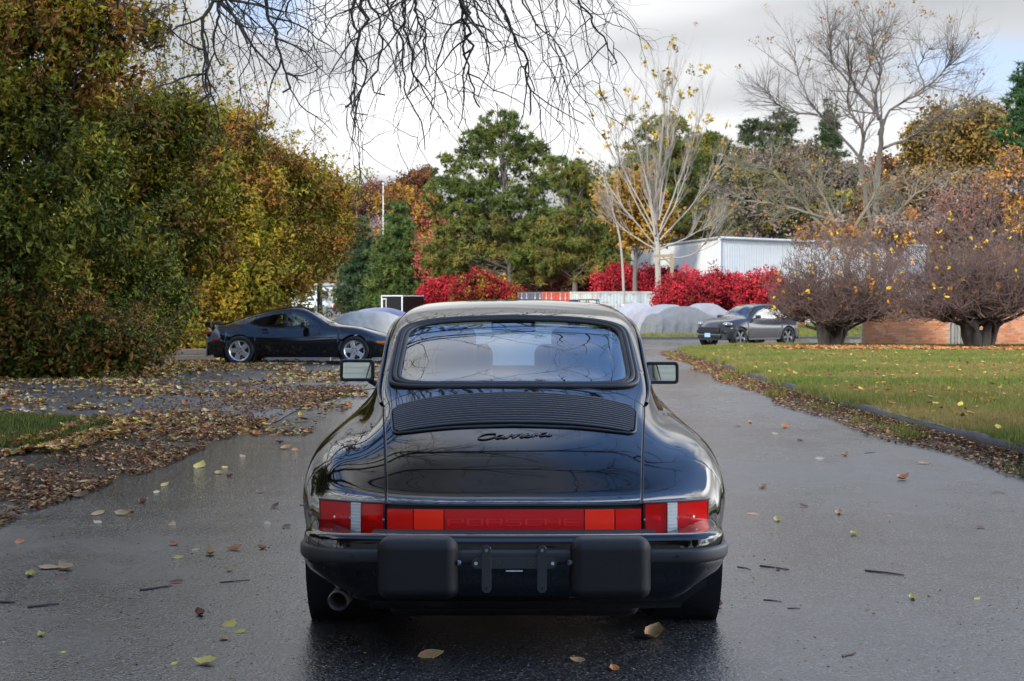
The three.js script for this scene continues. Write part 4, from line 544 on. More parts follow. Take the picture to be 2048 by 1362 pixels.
// ================= buildings and fixed things =================
{ // metal-clad warehouse: near corner at the drive side, two walls in view
  const c = [(1438 - 1024) / F * 120, 120], l = [(1262 - 1024) / F * 147, 147], r = [(1850 - 1024) / F * 138, 138];
  const t = thing('warehouse', 'long pale grey metal-clad warehouse behind the red shrubs', 'building', [c[0], 0, -c[1]]);
  const mt = new THREE.MeshStandardMaterial({ map: tex(128, 128, (u, v) => { const n = tfbm(u, v, 4, 131, 4), q = tfbm(u, v, 24, 137, 2); const k = 0.54 + 0.10 * (n - 0.5) + 0.05 * (q - 0.5); return [k * 0.97, k, k * 1.0]; }, true, 0.2, 0.2), roughness: 0.5, side: THREE.DoubleSide });
  const rx = r[0] - c[0], rd = r[1] - c[1], y0 = -1.2, y1 = 6.55;
  const wall = (ex, ed) => { const len = Math.hypot(ex, ed), n = Math.round(len / 0.3), ux = ex / len, ud = ed / len, pts = []; for (let i = 0; i < n; i++) for (const [a, o] of [[0, 0], [.7, 0], [.78, .05], [.92, .05]]) pts.push([(i + a) * len / n, o]); pts.push([len, 0]); return gridGeo([y0, y1].map(y => pts.map(([s, o]) => [ux * s + ud * o * (ex < 0 ? -1 : 1), y, -(ud * s - ux * o * (ex < 0 ? -1 : 1))])), { uv: p => [p[0] + p[2], p[1]] }); };
  part(t, 'wall', wall(l[0] - c[0], l[1] - c[1]), mt); part(t, 'wall', wall(rx, rd), mt);
  const e = (a, b, y) => tube1([[a[0], y, -a[1]], [b[0], y, -b[1]]], 0.13, 6), L0 = [l[0] - c[0], l[1] - c[1]], R0 = [rx, rd];
  part(t, 'eaves_gutter', e([0, -0.15], L0, y1), M(0.30, 0.31, 0.32, 0.5)); part(t, 'eaves_gutter', e([0, -0.15], [R0[0], R0[1] - 0.15], y1), M(0.42, 0.43, 0.44, 0.5));
  part(t, 'corner_trim', box(0.25, y1 - y0, 0.25, 0, (y0 + y1) / 2, 0), M(0.5, 0.5, 0.5, 0.5));
  const far = [L0[0] + R0[0], L0[1] + R0[1]]; part(t, 'roof', gridGeo([[[0, y1, 0], [R0[0], y1, -R0[1]]], [[L0[0] * .5, y1 + 0.5, -L0[1] * .5], [(far[0] + R0[0]) / 2, y1 + 0.5, -(far[1] + R0[1]) / 2]], [[L0[0], y1, -L0[1]], [far[0], y1, -far[1]]]]), M(0.45, 0.46, 0.47, 0.6));
}
{ // yard lamp post with a wooden arm
  const t = thing('yard_post', 'weathered timber post with a short arm before the warehouse', 'post', onGround(1343, 95)), w = M(0.26, 0.19, 0.12, 0.85);
  part(t, 'post', box(0.22, 5.2, 0.22, 0, 2.3, 0), w); part(t, 'arm', box(1.3, 0.16, 0.16, -0.55, 4.75, 0), w); part(t, 'brace', box(0.9, 0.10, 0.10, 0, 0, 0).rotateZ(-0.75).translate(-0.3, 4.42, 0), w);
}
{ const t = thing('flagpole', 'thin white flagpole standing before the rust coloured hillside', 'flagpole', onGround(767, 160)), w = M(0.62, 0.62, 0.62, 0.4); part(t, 'pole', cyl(0.12, 0.05, 14.5, 0, 7.25, 0, 10), w); part(t, 'finial', new THREE.SphereGeometry(0.12, 12, 8).translate(0, 14.55, 0), w); part(t, 'base', cyl(0.2, 0.18, 2.4, 0, 1.2, 0, 10), M(0.5, 0.5, 0.48, 0.6)); }
{ const t = thing('utility_cabinet', 'grey green electrical cabinet at the edge of the far lot', 'cabinet', onGround(644, 142, 0)), m = M(0.13, 0.17, 0.14, 0.5); part(t, 'housing', rbox(1.0, 1.15, 0.9, 0.04, 0, 0.60, 0), m); part(t, 'lid', rbox(1.06, 0.08, 0.96, 0.02, 0, 1.2, 0), m); part(t, 'pad', box(1.3, 0.1, 1.2, 0, 0.0, 0), M(0.35, 0.34, 0.32, 0.8)); part(t, 'door', rbox(0.86, 0.95, 0.02, 0.008, 0, 0.58, 0.46), m); }
{ // far pale building between the hedge and the spruces
  const t = thing('far_building', 'low pale building beyond the far parking lot', 'building', onGround(655, 232)); part(t, 'wall', box(16, 3.4, 8, 0, 1.7, 0), M(0.55, 0.55, 0.55, 0.7)); part(t, 'roof', box(16.6, 0.4, 8.6, 0, 3.6, 0), M(0.3, 0.3, 0.31, 0.7)); for (let k = -3; k <= 3; k++) { const w = part(t, 'window', box(1.3, 1.2, 0.06, k * 2.1, 2.0, 4.02), M(0.05, 0.06, 0.07, 0.1)); part(w, 'sill', box(1.5, 0.1, 0.16, k * 2.1, 1.35, 4.06), M(0.5, 0.5, 0.5, 0.7)); }
}
// --- brick garden walls, laid brick by brick ---
const brickMats = [[.50, .20, .09], [.56, .245, .11], [.46, .175, .08], [.58, .29, .14], [.53, .215, .095], [.52, .25, .14]].map(c => M(...c, 0.85)), mortar = M(0.36, 0.28, 0.22, 0.9);
function brickWall(label, pxa, pxb, d, H, seed, tint = 0) {
  const a = onGround(pxa, d), b = onGround(pxb, d), L = b.x - a.x, t = thing('brick_wall', label, 'wall', [(a.x + b.x) / 2, (a.y + b.y) / 2 + 0.02, -d], 0), rnd = rng(seed);
  part(t, 'mortar', box(L - 0.02, H, 0.19, 0, H / 2, 0), mortar);
  const bw = 0.235, bh = 0.082, geo = [new RoundedBoxGeometry(0.222, 0.070, 0.02, 1, 0.004), new RoundedBoxGeometry(0.105, 0.070, 0.02, 1, 0.004)];
  const all = []; const rows = Math.floor((H - 0.08) / bh); for (let r = 0; r < rows; r++) for (let x = -L / 2 + (r % 2 ? bw / 2 : 0) + 0.12; x < L / 2 - 0.09; x += bw) all.push([x, 0.05 + r * bh]);
  const keep = all.length > 300 ? 300 : all.length; const rest = [];
  all.sort((p, q) => (Math.abs(p[1] - 0.75) < 0.8 ? 0 : 1) - (Math.abs(q[1] - 0.75) < 0.8 ? 0 : 1));
  all.forEach(([x, y], i) => { const dz = 0.098 + rnd() * 0.005; if (i < keep) { const m = part(t, 'brick', geo[0], brickMats[Math.floor(rnd() * (tint ? 6 : 5.4)) % 6]); m.position.set(x, y, dz); m.rotation.z = (rnd() - 0.5) * 0.012; } else rest.push(geo[0].clone().translate(x, y, dz)); });
  if (rest.length) { const m = part(t, 'upper_bricks', rest, brickMats[0]); m.userData.kind = 'stuff'; }
  part(t, 'coping', rbox(L + 0.04, 0.06, 0.30, 0.012, 0, H + 0.03, 0), M(0.33, 0.20, 0.15, 0.85));
  return t;
}
brickWall('orange brick garden wall between the two pruned trees', 1722, 1899, 51, 1.62, 5);
brickWall('pinkish brick garden wall beside the slatted gate, mostly behind the second tree', 1946, 2120, 50.6, 1.62, 9, 1);
{ // slatted gate
  const a = onGround(1901, 51), b = onGround(1944, 51), L = b.x - a.x, t = thing('slatted_gate', 'grey weathered slatted timber gate between the brick walls', 'gate', [(a.x + b.x) / 2, a.y + 0.03, -50.95]);
  const w = M(0.20, 0.19, 0.18, 0.85), w2 = M(0.26, 0.25, 0.235, 0.85), n = 7; for (let k = 0; k < n; k++) part(t, 'slat', box(L / n - 0.03, 1.5, 0.025, -L / 2 + (k + 0.5) * L / n, 0.80, 0.03), k % 2 ? w : w2);
  for (const y of [0.3, 1.3]) part(t, 'rail', box(L, 0.09, 0.03, 0, y, 0), w); for (const x of [-L / 2 - 0.0, L / 2 + 0.0]) part(t, 'post', box(0.09, 1.75, 0.09, x, 0.85, -0.06), w);
}
{ // white garden posts behind the pale cover
  for (const px of [1247, 1260, 1286]) { const p = onGround(px, 92, 0.09), t = thing('garden_post', 'short white post with a square cap behind the white covered car', 'post', p, 0, 'white posts before the containers'), w = M(0.72, 0.72, 0.72, 0.5); part(t, 'shaft', box(0.13, 1.38, 0.13, 0, 0.69, 0), w); part(t, 'cap', box(0.22, 0.1, 0.22, 0, 1.43, 0), w); }
  const p = onGround(1272, 92, 0.09), t = thing('garden_arch', 'small white metal arch between the white posts', 'arch', p), pts = []; for (let i = 0; i <= 14; i++) { const a = Math.PI * i / 14; pts.push([-0.28 * Math.cos(a), 1.25 + 0.28 * Math.sin(a), 0]); } part(t, 'hoop', tube1([[-0.28, 0, 0], ...pts, [0.28, 0, 0]], 0.04, 8), M(0.72, 0.72, 0.72, 0.5));
}
{ // railway sleepers by the hedge
  const wood = new THREE.MeshStandardMaterial({ map: tex(256, 64, (u, v) => { const n = tfbm(u, v, 4, 151, 3), g = tnoise(u * 2, v * 1, 32, 153), k = 0.07 + 0.07 * g + 0.04 * n; return [k * 1.1, k * 0.98, k * 0.85]; }), roughness: 0.9 });
  [[-7.6, 33.4, 0.02, 0.05, 'grey weathered timber sleeper lying lowest by the hedge'], [-7.65, 33.45, 0.15, 0.03, 'grey weathered timber sleeper lying on top of another by the hedge'], [-8.0, 33.5, 0.02, -0.05, 'grey weathered timber sleeper lying behind the stacked pair']].forEach(([x, d, y, r, label]) => { const m = single('timber_sleeper', rbox(1.5, 0.13, 0.18, 0.02), wood, label, 'timber'); m.position.set(x, gy(x, d) + y + 0.09, -d); m.rotation.y = 0.12 + r; });
}
{ // low concrete wheel stops beyond the navy coupe
  [[-5.0, 33.9, 'pale worn concrete wheel stop behind the navy coupe doors'], [-3.2, 34.0, 'pale worn concrete wheel stop behind the navy coupe nose']].forEach(([x, d, label]) => { const s = new THREE.Shape(); s.moveTo(-.09, 0); s.lineTo(.09, 0); s.lineTo(.06, .13); s.lineTo(-.06, .13); s.closePath(); const m = single('wheel_stop', new THREE.ExtrudeGeometry(s, { depth: 1.5, bevelEnabled: true, bevelSize: .01, bevelThickness: .01 }).rotateY(Math.PI / 2).translate(-0.75, 0, 0), M(0.30, 0.29, 0.27, 0.9), label, 'wheel stop'); m.position.set(x, gy(x, d), -d); });
}
// ================= plants =================
const leafMat = new THREE.MeshPhysicalMaterial({ color: 0xffffff, roughness: 0.6, specularIntensity: 0.3, side: THREE.DoubleSide });
const dryMat = new THREE.MeshPhysicalMaterial({ color: 0xffffff, roughness: 0.8, specularIntensity: 0.4, side: THREE.DoubleSide });
const needleMat = new THREE.MeshPhysicalMaterial({ color: 0xffffff, roughness: 0.75, specularIntensity: 0.25, side: THREE.DoubleSide });
const barkTex = tex(128, 256, (u, v) => { const n = tfbm(u, v, 16, 201, 4), k = 0.026 + 0.05 * n; return [k * 1.05, k * 0.92, k * 0.78]; }, true, 2, 1.2);
const bark = new THREE.MeshStandardMaterial({ map: barkTex, bumpMap: barkTex, bumpScale: 0.01, roughness: 0.9 });
const barkDark = M(0.030, 0.025, 0.020, 0.9), barkPale = M(0.28, 0.25, 0.21, 0.8), barkGrey = M(0.11, 0.095, 0.08, 0.9), twigBrown = M(0.115, 0.068, 0.054, 0.85), twigOlive = M(0.16, 0.14, 0.095, 0.9);
function randDir(r) { const z = r() * 2 - 1, a = r() * Math.PI * 2, s = Math.sqrt(1 - z * z); return V3(s * Math.cos(a), s * Math.sin(a), z); }
// leaves: pointed, folded along the rib
function leafSpray(n, R, len, wid, seed, droop = 0.2) {
  const r = rng(seed), pos = [];
  for (let i = 0; i < n; i++) {
    const c = randDir(r).multiplyScalar(R * Math.cbrt(r())), a = randDir(r); a.y -= droop; a.normalize(); const b = V3(0, 1, 0).add(randDir(r).multiplyScalar(0.8)).cross(a).normalize(), nn = a.clone().cross(b), L = len * (0.7 + 0.6 * r()), W = wid * (0.7 + 0.6 * r());
    const p0 = c, p3 = c.clone().addScaledVector(a, L), m = c.clone().addScaledVector(a, L * 0.45), p1 = m.clone().addScaledVector(b, W / 2).addScaledVector(nn, W * 0.2), p2 = m.clone().addScaledVector(b, -W / 2).addScaledVector(nn, W * 0.2);
    for (const t of [[p0, p1, p3], [p0, p3, p2]]) for (const q of t) pos.push(q.x, q.y, q.z);
  }
  const g = new THREE.BufferGeometry(); g.setAttribute('position', new THREE.Float32BufferAttribute(pos, 3)); g.computeVertexNormals(); return g;
}
function needleSpray(n, len, wid, seed, up = 0.3) {
  const r = rng(seed), pos = []; for (let i = 0; i < n; i++) { const a = randDir(r); a.y = a.y * 0.7 + up; a.normalize(); const b = randDir(r).cross(a).normalize().multiplyScalar(wid / 2), L = len * (0.6 + 0.6 * r()); const o = randDir(r).multiplyScalar(len * 0.15); pos.push(o.x + b.x, o.y + b.y, o.z + b.z, o.x - b.x, o.y - b.y, o.z - b.z, o.x + a.x * L, o.y + a.y * L, o.z + a.z * L); }
  const g = new THREE.BufferGeometry(); g.setAttribute('position', new THREE.Float32BufferAttribute(pos, 3)); g.computeVertexNormals(); return g;
}
// copies of one spray: list of {p, s, c}
const _m = new THREE.Matrix4(), _q = new THREE.Quaternion(), _e = new THREE.Euler(), _s = new THREE.Vector3(), _c = new THREE.Color();
function scatter(parent, name, geo, mat, list, rnd, origin, tilt = Math.PI * 2) {
  const im = new THREE.InstancedMesh(geo, mat, list.length); im.name = name; im.castShadow = im.receiveShadow = true;
  list.forEach((o, i) => { _e.set((rnd() - 0.5) * tilt, rnd() * 6.283, (rnd() - 0.5) * tilt); _q.setFromEuler(_e); _s.setScalar(o.s); _m.compose(origin ? o.p.clone().sub(origin) : o.p, _q, _s); im.setMatrixAt(i, _m); im.setColorAt(i, _c.setRGB(o.c[0], o.c[1], o.c[2])); });
  im.userData.kind = 'stuff'; parent.add(im); return im;
}
const pick = (pal, r) => { const c = pal[Math.floor(r() * pal.length)], k = 0.72 + 0.56 * r(); return [c[0] * k, c[1] * k, c[2] * k]; };
// crown volume from blobs given as [px, py, rx, ry, deeper] at depth d
function blobsAt(blobs, d) { return blobs.map(([px, py, rx, ry, dz = 0, thick = 0.75]) => ({ c: atD(px, py, d + dz), rx: rx * (d + dz) / F, ry: ry * (d + dz) / F, rz: Math.min(rx, ry * 1.5) * thick * (d + dz) / F, w: rx * ry })); }
function crownList(B, nClump, per, clumpR, size, palette, rnd, shell = 0.55, floorY = -99, flat = 1) {
  const tot = B.reduce((a, b) => a + b.w, 0), out = [];
  for (let i = 0; i < nClump; i++) {
    let k = rnd() * tot, b = B[0]; for (const q of B) { k -= q.w; if (k <= 0) { b = q; break; } }
    const u = randDir(rnd), lump = 0.62 + 0.76 * vnoise(u.x * 2.3 + b.c.x * 3.1, u.y * 2.3 + b.c.y * 1.7, u.z * 2.3 + 5), rr = (shell + (1.04 - shell) * Math.sqrt(rnd())) * lump; const c = V3(b.c.x + u.x * b.rx * rr, b.c.y + u.y * b.ry * rr, b.c.z + u.z * b.rz * rr);
    const pal = typeof palette === 'function' ? palette(c, rnd) : palette, col = pick(pal, rnd);
    for (let j = 0; j < per; j++) { const o = randDir(rnd).multiplyScalar(clumpR * Math.cbrt(rnd()) * (0.6 + 0.8 * rnd())); o.y *= flat; const p = c.clone().add(o); if (p.y < floorY) continue; const v = 0.8 + 0.4 * rnd(); out.push({ p, s: size * (0.5 + 1.0 * rnd()), c: [col[0] * v, col[1] * v, col[2] * v] }); }
  }
  return out;
}
// limb from a to b with a natural bend
function limb(a, b, r0, r1, rnd, n = 6, wob = 0.06, sag = 0.1) { const L = a.distanceTo(b), p = [], r = [], off = randDir(rnd).multiplyScalar(L * wob); for (let i = 0; i <= n; i++) { const t = i / n, q = a.clone().lerp(b, t).addScaledVector(off, Math.sin(Math.PI * t)); q.y += L * sag * Math.sin(Math.PI * t); q.add(randDir(rnd).multiplyScalar(L * 0.012)); p.push(q); r.push(lerp(r0, r1, t)); } return { p, r }; }
function leafTree(o) {
  const rnd = rng(o.seed), B = blobsAt(o.blobs, o.d), base = o.base.clone ? o.base.clone() : onGround(o.base, o.d), t = thing(o.name, o.label, o.cat || 'tree', base, 0, o.group);
  const list = crownList(B, o.clumps, o.per, o.clumpR, o.size, o.pal, rnd, o.shell, base.y + 0.02, o.flat || 1);
  const segs = [], r0 = o.trunkR || 0.15, top = B.reduce((a, b) => b.c.y > a.c.y ? b : a).c.clone(), loc = v => v.clone().sub(base);
  const stem = o.straight ? { p: [V3(0, -0.1, 0), loc(top).multiplyScalar(0.5).setX(0), loc(top)], r: [r0, r0 * 0.65, r0 * 0.15] } : limb(V3(0, -0.1, 0), loc(top), r0, r0 * 0.18, rnd, 8, 0.05, 0); segs.push({ ...stem, s: 8 });
  for (let i = 0; i < (o.limbs || 14); i++) { const b = B[Math.floor(rnd() * B.length)], u = randDir(rnd), e = loc(V3(b.c.x + u.x * b.rx * 0.85, b.c.y + u.y * b.ry * 0.85, b.c.z + u.z * b.rz * 0.85)), k = clamp((e.y / top.clone().sub(base).y) * 0.75, 0.08, 0.9), st = stem.p[Math.min(stem.p.length - 1, Math.floor(k * (stem.p.length - 1)))].clone(); if (o.straight) { st.copy(stem.p[0]).lerp(stem.p[2], k); } const l = limb(st, e, r0 * 0.42 * (1 - 0.6 * k), r0 * 0.05, rnd, 6, 0.08, o.straight ? -0.03 : 0.06); segs.push({ ...l, s: 5 }); for (let q = 0; q < 3; q++) { const s2 = l.p[2 + Math.floor(rnd() * 4)], e2 = s2.clone().add(randDir(rnd).multiplyScalar(b.rx * 0.45)); segs.push({ ...limb(s2, e2, r0 * 0.08, r0 * 0.02, rnd, 3), s: 4 }); } }
  for (let i = 0; i < (o.shoots || 0); i++) { // leafy shoots standing out of the crown
    const b = B[Math.floor(rnd() * B.length)], u = randDir(rnd), st = V3(b.c.x + u.x * b.rx * 0.8, b.c.y + u.y * b.ry * 0.8, b.c.z + u.z * b.rz * 0.8), dir = V3(u.x * 0.7, u.y * 0.4 + 0.55, u.z * 0.7).add(randDir(rnd).multiplyScalar(0.5)).normalize(), L = 0.5 + 1.0 * rnd(), col = pick(typeof o.pal === 'function' ? o.pal(st, rnd) : o.pal, rnd), en = st.clone().addScaledVector(dir, L), l = limb(loc(st), loc(en), 0.010, 0.003, rnd, 5, 0.1, 0.05); if (en.y < base.y + 0.4) continue;
    segs.push({ ...l, s: 3 }); for (let q = 0; q < 9; q++) { const v = 0.85 + 0.5 * rnd(); list.push({ p: l.p[Math.min(5, Math.floor(q * 0.62) + 1)].clone().add(base).add(randDir(rnd).multiplyScalar(0.10)), s: 0.45 + 0.35 * rnd(), c: col.map(k => k * v) }); } }
  part(t, 'trunk', tubes(segs, 6), o.bark || barkDark);
  scatter(t, 'crown', o.geo, o.mat || leafMat, list, rnd, base);
  return t;
}
// ---- palettes (linear base colours) ----
const gDark = [[.075, .085, .010], [.085, .095, .012], [.095, .09, .012], [.06, .075, .010]], gOlive = [[.15, .135, .010], [.18, .155, .012], [.125, .125, .010], [.20, .155, .012]], gYellow = [[.20, .145, .012], [.24, .165, .013], [.165, .13, .012], [.25, .145, .013]], gOrange = [[.22, .095, .014], [.25, .11, .015], [.18, .08, .014]], gBrown = [[.17, .078, .015], [.20, .092, .016], [.14, .068, .015]], gGreen = [[.085, .11, .012], [.105, .13, .014], [.075, .095, .012]];
const mixPal = (...a) => a.flat();
const sprayA = leafSpray(9, 0.21, 0.115, 0.055, 1), sprayB = leafSpray(10, 0.22, 0.10, 0.045, 2, 0.4), sprayFar = leafSpray(12, 0.55, 0.34, 0.20, 3), sprayMid = leafSpray(10, 0.35, 0.20, 0.11, 4), sprayRed = leafSpray(12, 0.28, 0.15, 0.07, 5);
const pineTuft = needleSpray(26, 0.55, 0.075, 6, 0.35), firTuft = needleSpray(22, 0.50, 0.085, 7, -0.1);
// ---- the hedge of self-sown trees along the side lot ----
const HG = 'self-sown trees along the side lot';
const hedge = (label, base, d, blobs, clumps, pal, seed, o = {}) => leafTree({ name: 'hedge_tree', label, cat: 'tree', group: HG, base, d, blobs, clumps: Math.round(clumps * 0.36), shoots: Math.round(clumps * 0.13), per: 13, clumpR: 0.30, size: 1, pal, seed, geo: seed % 2 ? sprayA : sprayB, trunkR: 0.10, limbs: 16, shell: 0.25, ...o });
hedge('tall dark green tree with rusty upper leaves at the end of the hedge', 60, 25, [[60, 170, 180, 100], [20, 330, 210, 170], [90, 470, 190, 130], [-60, 560, 170, 150], [205, 70, 90, 60], [30, 30, 150, 80], [130, 10, 130, 60]], 1450, (p, r) => p.y > 4.6 ? (r() < 0.6 ? gBrown : gOlive) : r() < 0.7 ? gDark : gOlive, 301, { trunkR: 0.14, limbs: 26 });
hedge('leafy green tree full of glossy leaves low in the hedge', 190, 26.5, [[150, 560, 160, 110], [60, 620, 150, 100], [262, 600, 82, 90]], 950, (p, r) => r() < 0.6 ? gGreen : r() < 0.7 ? gOlive : gDark, 302);
hedge('olive green tree with dark boughs in the middle of the hedge', 300, 28.5, [[270, 330, 120, 110], [300, 450, 160, 120], [340, 250, 75, 65], [210, 250, 80, 70]], 1250, (p, r) => r() < 0.6 ? gOlive : r() < 0.5 ? gDark : gBrown, 303, { limbs: 30 });
hedge('dense mixed green shrub at the foot of the hedge', 330, 29, [[280, 600, 75, 95], [300, 668, 42, 42]], 560, (p, r) => r() < 0.5 ? gGreen : r() < 0.6 ? gOlive : gYellow, 304, { trunkR: 0.07 });
hedge('yellow olive tree with russet tip behind the navy coupe', 450, 35, [[455, 285, 75, 65], [445, 390, 105, 95], [470, 500, 110, 90], [450, 600, 100, 70]], 1150, (p, r) => p.y > 3.6 && r() < 0.35 ? gBrown : r() < 0.45 ? gOlive : gYellow, 305, { limbs: 26 });
hedge('golden brown tree leaning over the navy coupe roof', 545, 37, [[545, 360, 75, 65], [555, 450, 95, 90], [540, 545, 75, 70]], 950, (p, r) => r() < 0.35 ? gYellow : r() < 0.45 ? gOlive : gOrange, 306);
hedge('thin orange and olive tree closing the hedge', 640, 40, [[625, 380, 45, 55], [640, 460, 60, 60], [612, 525, 40, 42], [672, 415, 28, 50]], 520, (p, r) => r() < 0.45 ? gYellow : r() < 0.5 ? gOrange : gOlive, 307);
hedge('low dark bramble mound under the hedge', 110, 24.5, [[60, 690, 170, 62], [215, 690, 110, 50], [-60, 660, 120, 90]], 900, (p, r) => r() < 0.6 ? gDark : gBrown, 308, { trunkR: 0.05, limbs: 8 });
hedge('dark low thicket behind the navy coupe', 420, 37.5, [[330, 680, 70, 42], [410, 678, 70, 42], [490, 672, 80, 42], [570, 668, 60, 38]], 700, (p, r) => r() < 0.6 ? gDark : gBrown, 309, { trunkR: 0.05, limbs: 10 });
// ---- conifers and far trees ----
const pineG = [[.085, .115, .026], [.105, .135, .028], [.075, .10, .024], [.125, .14, .03]], pineB = [[.165, .145, .034], [.19, .155, .038], [.14, .135, .034]], firG = [[.075, .115, .030], [.09, .13, .034], [.065, .10, .030], [.11, .135, .032]], darkFir = [[.05, .07, .03], [.06, .08, .034]];
const conifer = (label, base, d, blobs, clumps, pal, seed, o = {}) => leafTree({ name: 'pine_tree', label, base, d, blobs, clumps, per: 9, clumpR: 1.0, flat: 0.38, size: 0.85, pal, seed, geo: pineTuft, mat: needleMat, trunkR: 0.32, limbs: 46, shell: 0.30, straight: true, bark: barkGrey, group: 'conifers behind the lot', ...o });
conifer('tall broad pine with a rounded top behind the containers', 1020, 138, [[1000, 245, 50, 32], [965, 290, 55, 30], [1045, 290, 45, 26], [925, 325, 42, 26], [1075, 325, 48, 28], [1000, 375, 105, 40], [920, 405, 65, 45], [985, 455, 120, 45], [1000, 525, 130, 42], [905, 510, 55, 45], [1060, 440, 70, 50]], 560, (p, r) => p.y > 9.5 ? pineG : r() < 0.55 ? pineB : pineG, 401, { limbs: 70 });
conifer('second lower pine with thin grey branches beside the broad one', 1150, 134, [[1140, 350, 45, 30], [1175, 400, 60, 40], [1165, 460, 85, 50], [1190, 525, 70, 40], [1110, 500, 60, 50]], 300, (p, r) => r() < 0.5 ? pineB : pineG, 402, { limbs: 50 });
const cone = (px, top, bot, hw, n) => Array.from({ length: n }, (_, i) => { const t = (i + 0.6) / n; return [px, lerp(top, bot, t), hw * (0.10 + 0.95 * t), (bot - top) / n * 0.75]; });
conifer('soft green spruce behind the black trailer', 795, 150, cone(795, 412, 610, 72, 7), 520, firG, 403, { name: 'spruce_tree', geo: firTuft, shell: 0.5 });
conifer('narrower blue green spruce beside the soft green one', 716, 156, cone(718, 445, 610, 46, 6), 300, [[.04, .07, .032], [.05, .08, .036]], 404, { name: 'spruce_tree', geo: firTuft, shell: 0.5 });
conifer('dark rounded pine behind the pale branching tree', 1330, 150, [[1325, 265, 55, 38], [1300, 330, 65, 50], [1360, 330, 60, 50], [1320, 410, 85, 55]], 330, (p, r) => r() < 0.6 ? pineG : pineB, 405);
conifer('grey green pine standing behind the warehouse corner', 1420, 158, [[1425, 310, 45, 45], [1430, 390, 75, 55], [1380, 440, 70, 40]], 300, (p, r) => r() < 0.5 ? pineG : gOlive, 406);
conifer('dark twin-topped conifer on the ridge beyond the warehouse', 1535, 190, [[1508, 265, 26, 30], [1560, 250, 34, 26], [1540, 310, 60, 40]], 200, darkFir, 407);
conifer('narrow dark spruce seen through the big bare tree', 1660, 175, cone(1660, 205, 400, 52, 7), 190, darkFir, 408, { name: 'spruce_tree', geo: firTuft });
conifer('dark green fir with layered boughs beside the rusty oak', 2062, 112, cone(2062, 130, 470, 110, 8), 420, [[.035, .075, .024], [.04, .085, .03]], 409, { name: 'spruce_tree', geo: firTuft });
conifer('dark spruce tip on the far ridge beside the rust oaks', 858, 250, cone(858, 325, 440, 26, 5), 130, darkFir, 410, { name: 'spruce_tree', geo: firTuft });
const far = (label, base, d, blobs, clumps, pal, seed, o = {}) => leafTree({ name: 'autumn_tree', label, base, d, blobs, clumps, per: 7, clumpR: 1.0, size: 1, pal, seed, geo: sprayFar, trunkR: 0.25, limbs: 16, shell: 0.5, bark: barkGrey, group: 'autumn trees behind the lot', ...o });
const rust = [[.14, .055, .024], [.17, .068, .024], [.11, .045, .022]], ochre = [[.26, .14, .02], [.30, .16, .022], [.21, .12, .02]], salmon = [[.34, .085, .06], [.28, .07, .05], [.38, .12, .08]], greyTwig = [[.17, .13, .11], [.13, .10, .085], [.20, .15, .12]];
far('rust brown oak on the far ridge', 815, 240, [[815, 378, 38, 22], [840, 365, 28, 18]], 120, rust, 501);
far('orange brown oak lower on the far hillside', 800, 228, [[800, 405, 50, 22]], 120, (p, r) => r() < .5 ? rust : ochre, 502);
far('purplish brown oak on the far ridge above the spruces', 745, 236, [[745, 388, 32, 20], [720, 410, 36, 22]], 120, [[.14, .065, .05], [.17, .08, .05]], 503);
far('rusty gold oak beneath the dark fir', 1920, 128, [[1925, 250, 75, 38], [1865, 290, 60, 35], [1975, 290, 62, 42], [1905, 320, 90, 40]], 330, (p, r) => [[.19, .13, .03], [.16, .10, .03], [.14, .11, .035], [.21, .12, .03]], 504);
far('golden shrubby tree behind the pale branching tree', 1262, 122, [[1262, 400, 45, 50], [1290, 440, 40, 40]], 140, ochre, 505);
far('ochre tree beside the broad pine', 850, 158, [[862, 440, 26, 35], [872, 470, 22, 25]], 80, (p, r) => r() < .6 ? ochre : salmon, 506);
far('salmon red maple at the foot of the broad pine', 870, 148, [[868, 505, 28, 28], [885, 540, 34, 26]], 90, salmon, 507);
far('faded pink maple seen through the lower pine branches', 1080, 146, [[1075, 520, 60, 40], [1110, 560, 55, 30]], 130, mixPal(salmon, [[.36, .22, .16]]), 508);
far('yellow green birch on the hillside behind the second pine', 1160, 190, [[1165, 365, 60, 25], [1200, 390, 60, 28]], 130, [[.17, .14, .03], [.20, .13, .03], [.09, .10, .03]], 509);
far('olive thicket tree behind the warehouse roof', 1500, 140, [[1490, 400, 80, 50], [1560, 420, 80, 45], [1640, 430, 80, 45]], 330, (p, r) => r() < .5 ? [[.085, .085, .035], [.10, .09, .04]] : r() < .6 ? greyTwig : gOlive, 510);
far('brown olive woodland tree behind the bare apple tree', 1600, 150, [[1590, 345, 70, 45], [1650, 370, 70, 50], [1520, 350, 60, 40]], 260, (p, r) => r() < .5 ? [[.10, .085, .05], [.085, .08, .04]] : greyTwig, 511);
far('brick red maple behind the crossing branches', 1780, 132, [[1775, 380, 50, 50], [1800, 430, 60, 40]], 150, rust, 512);
far('mustard tree beyond the rusty oak', 1850, 120, [[1850, 400, 80, 45], [1950, 400, 90, 45]], 260, (p, r) => r() < .5 ? [[.20, .13, .05], [.17, .10, .045]] : greyTwig, 513);
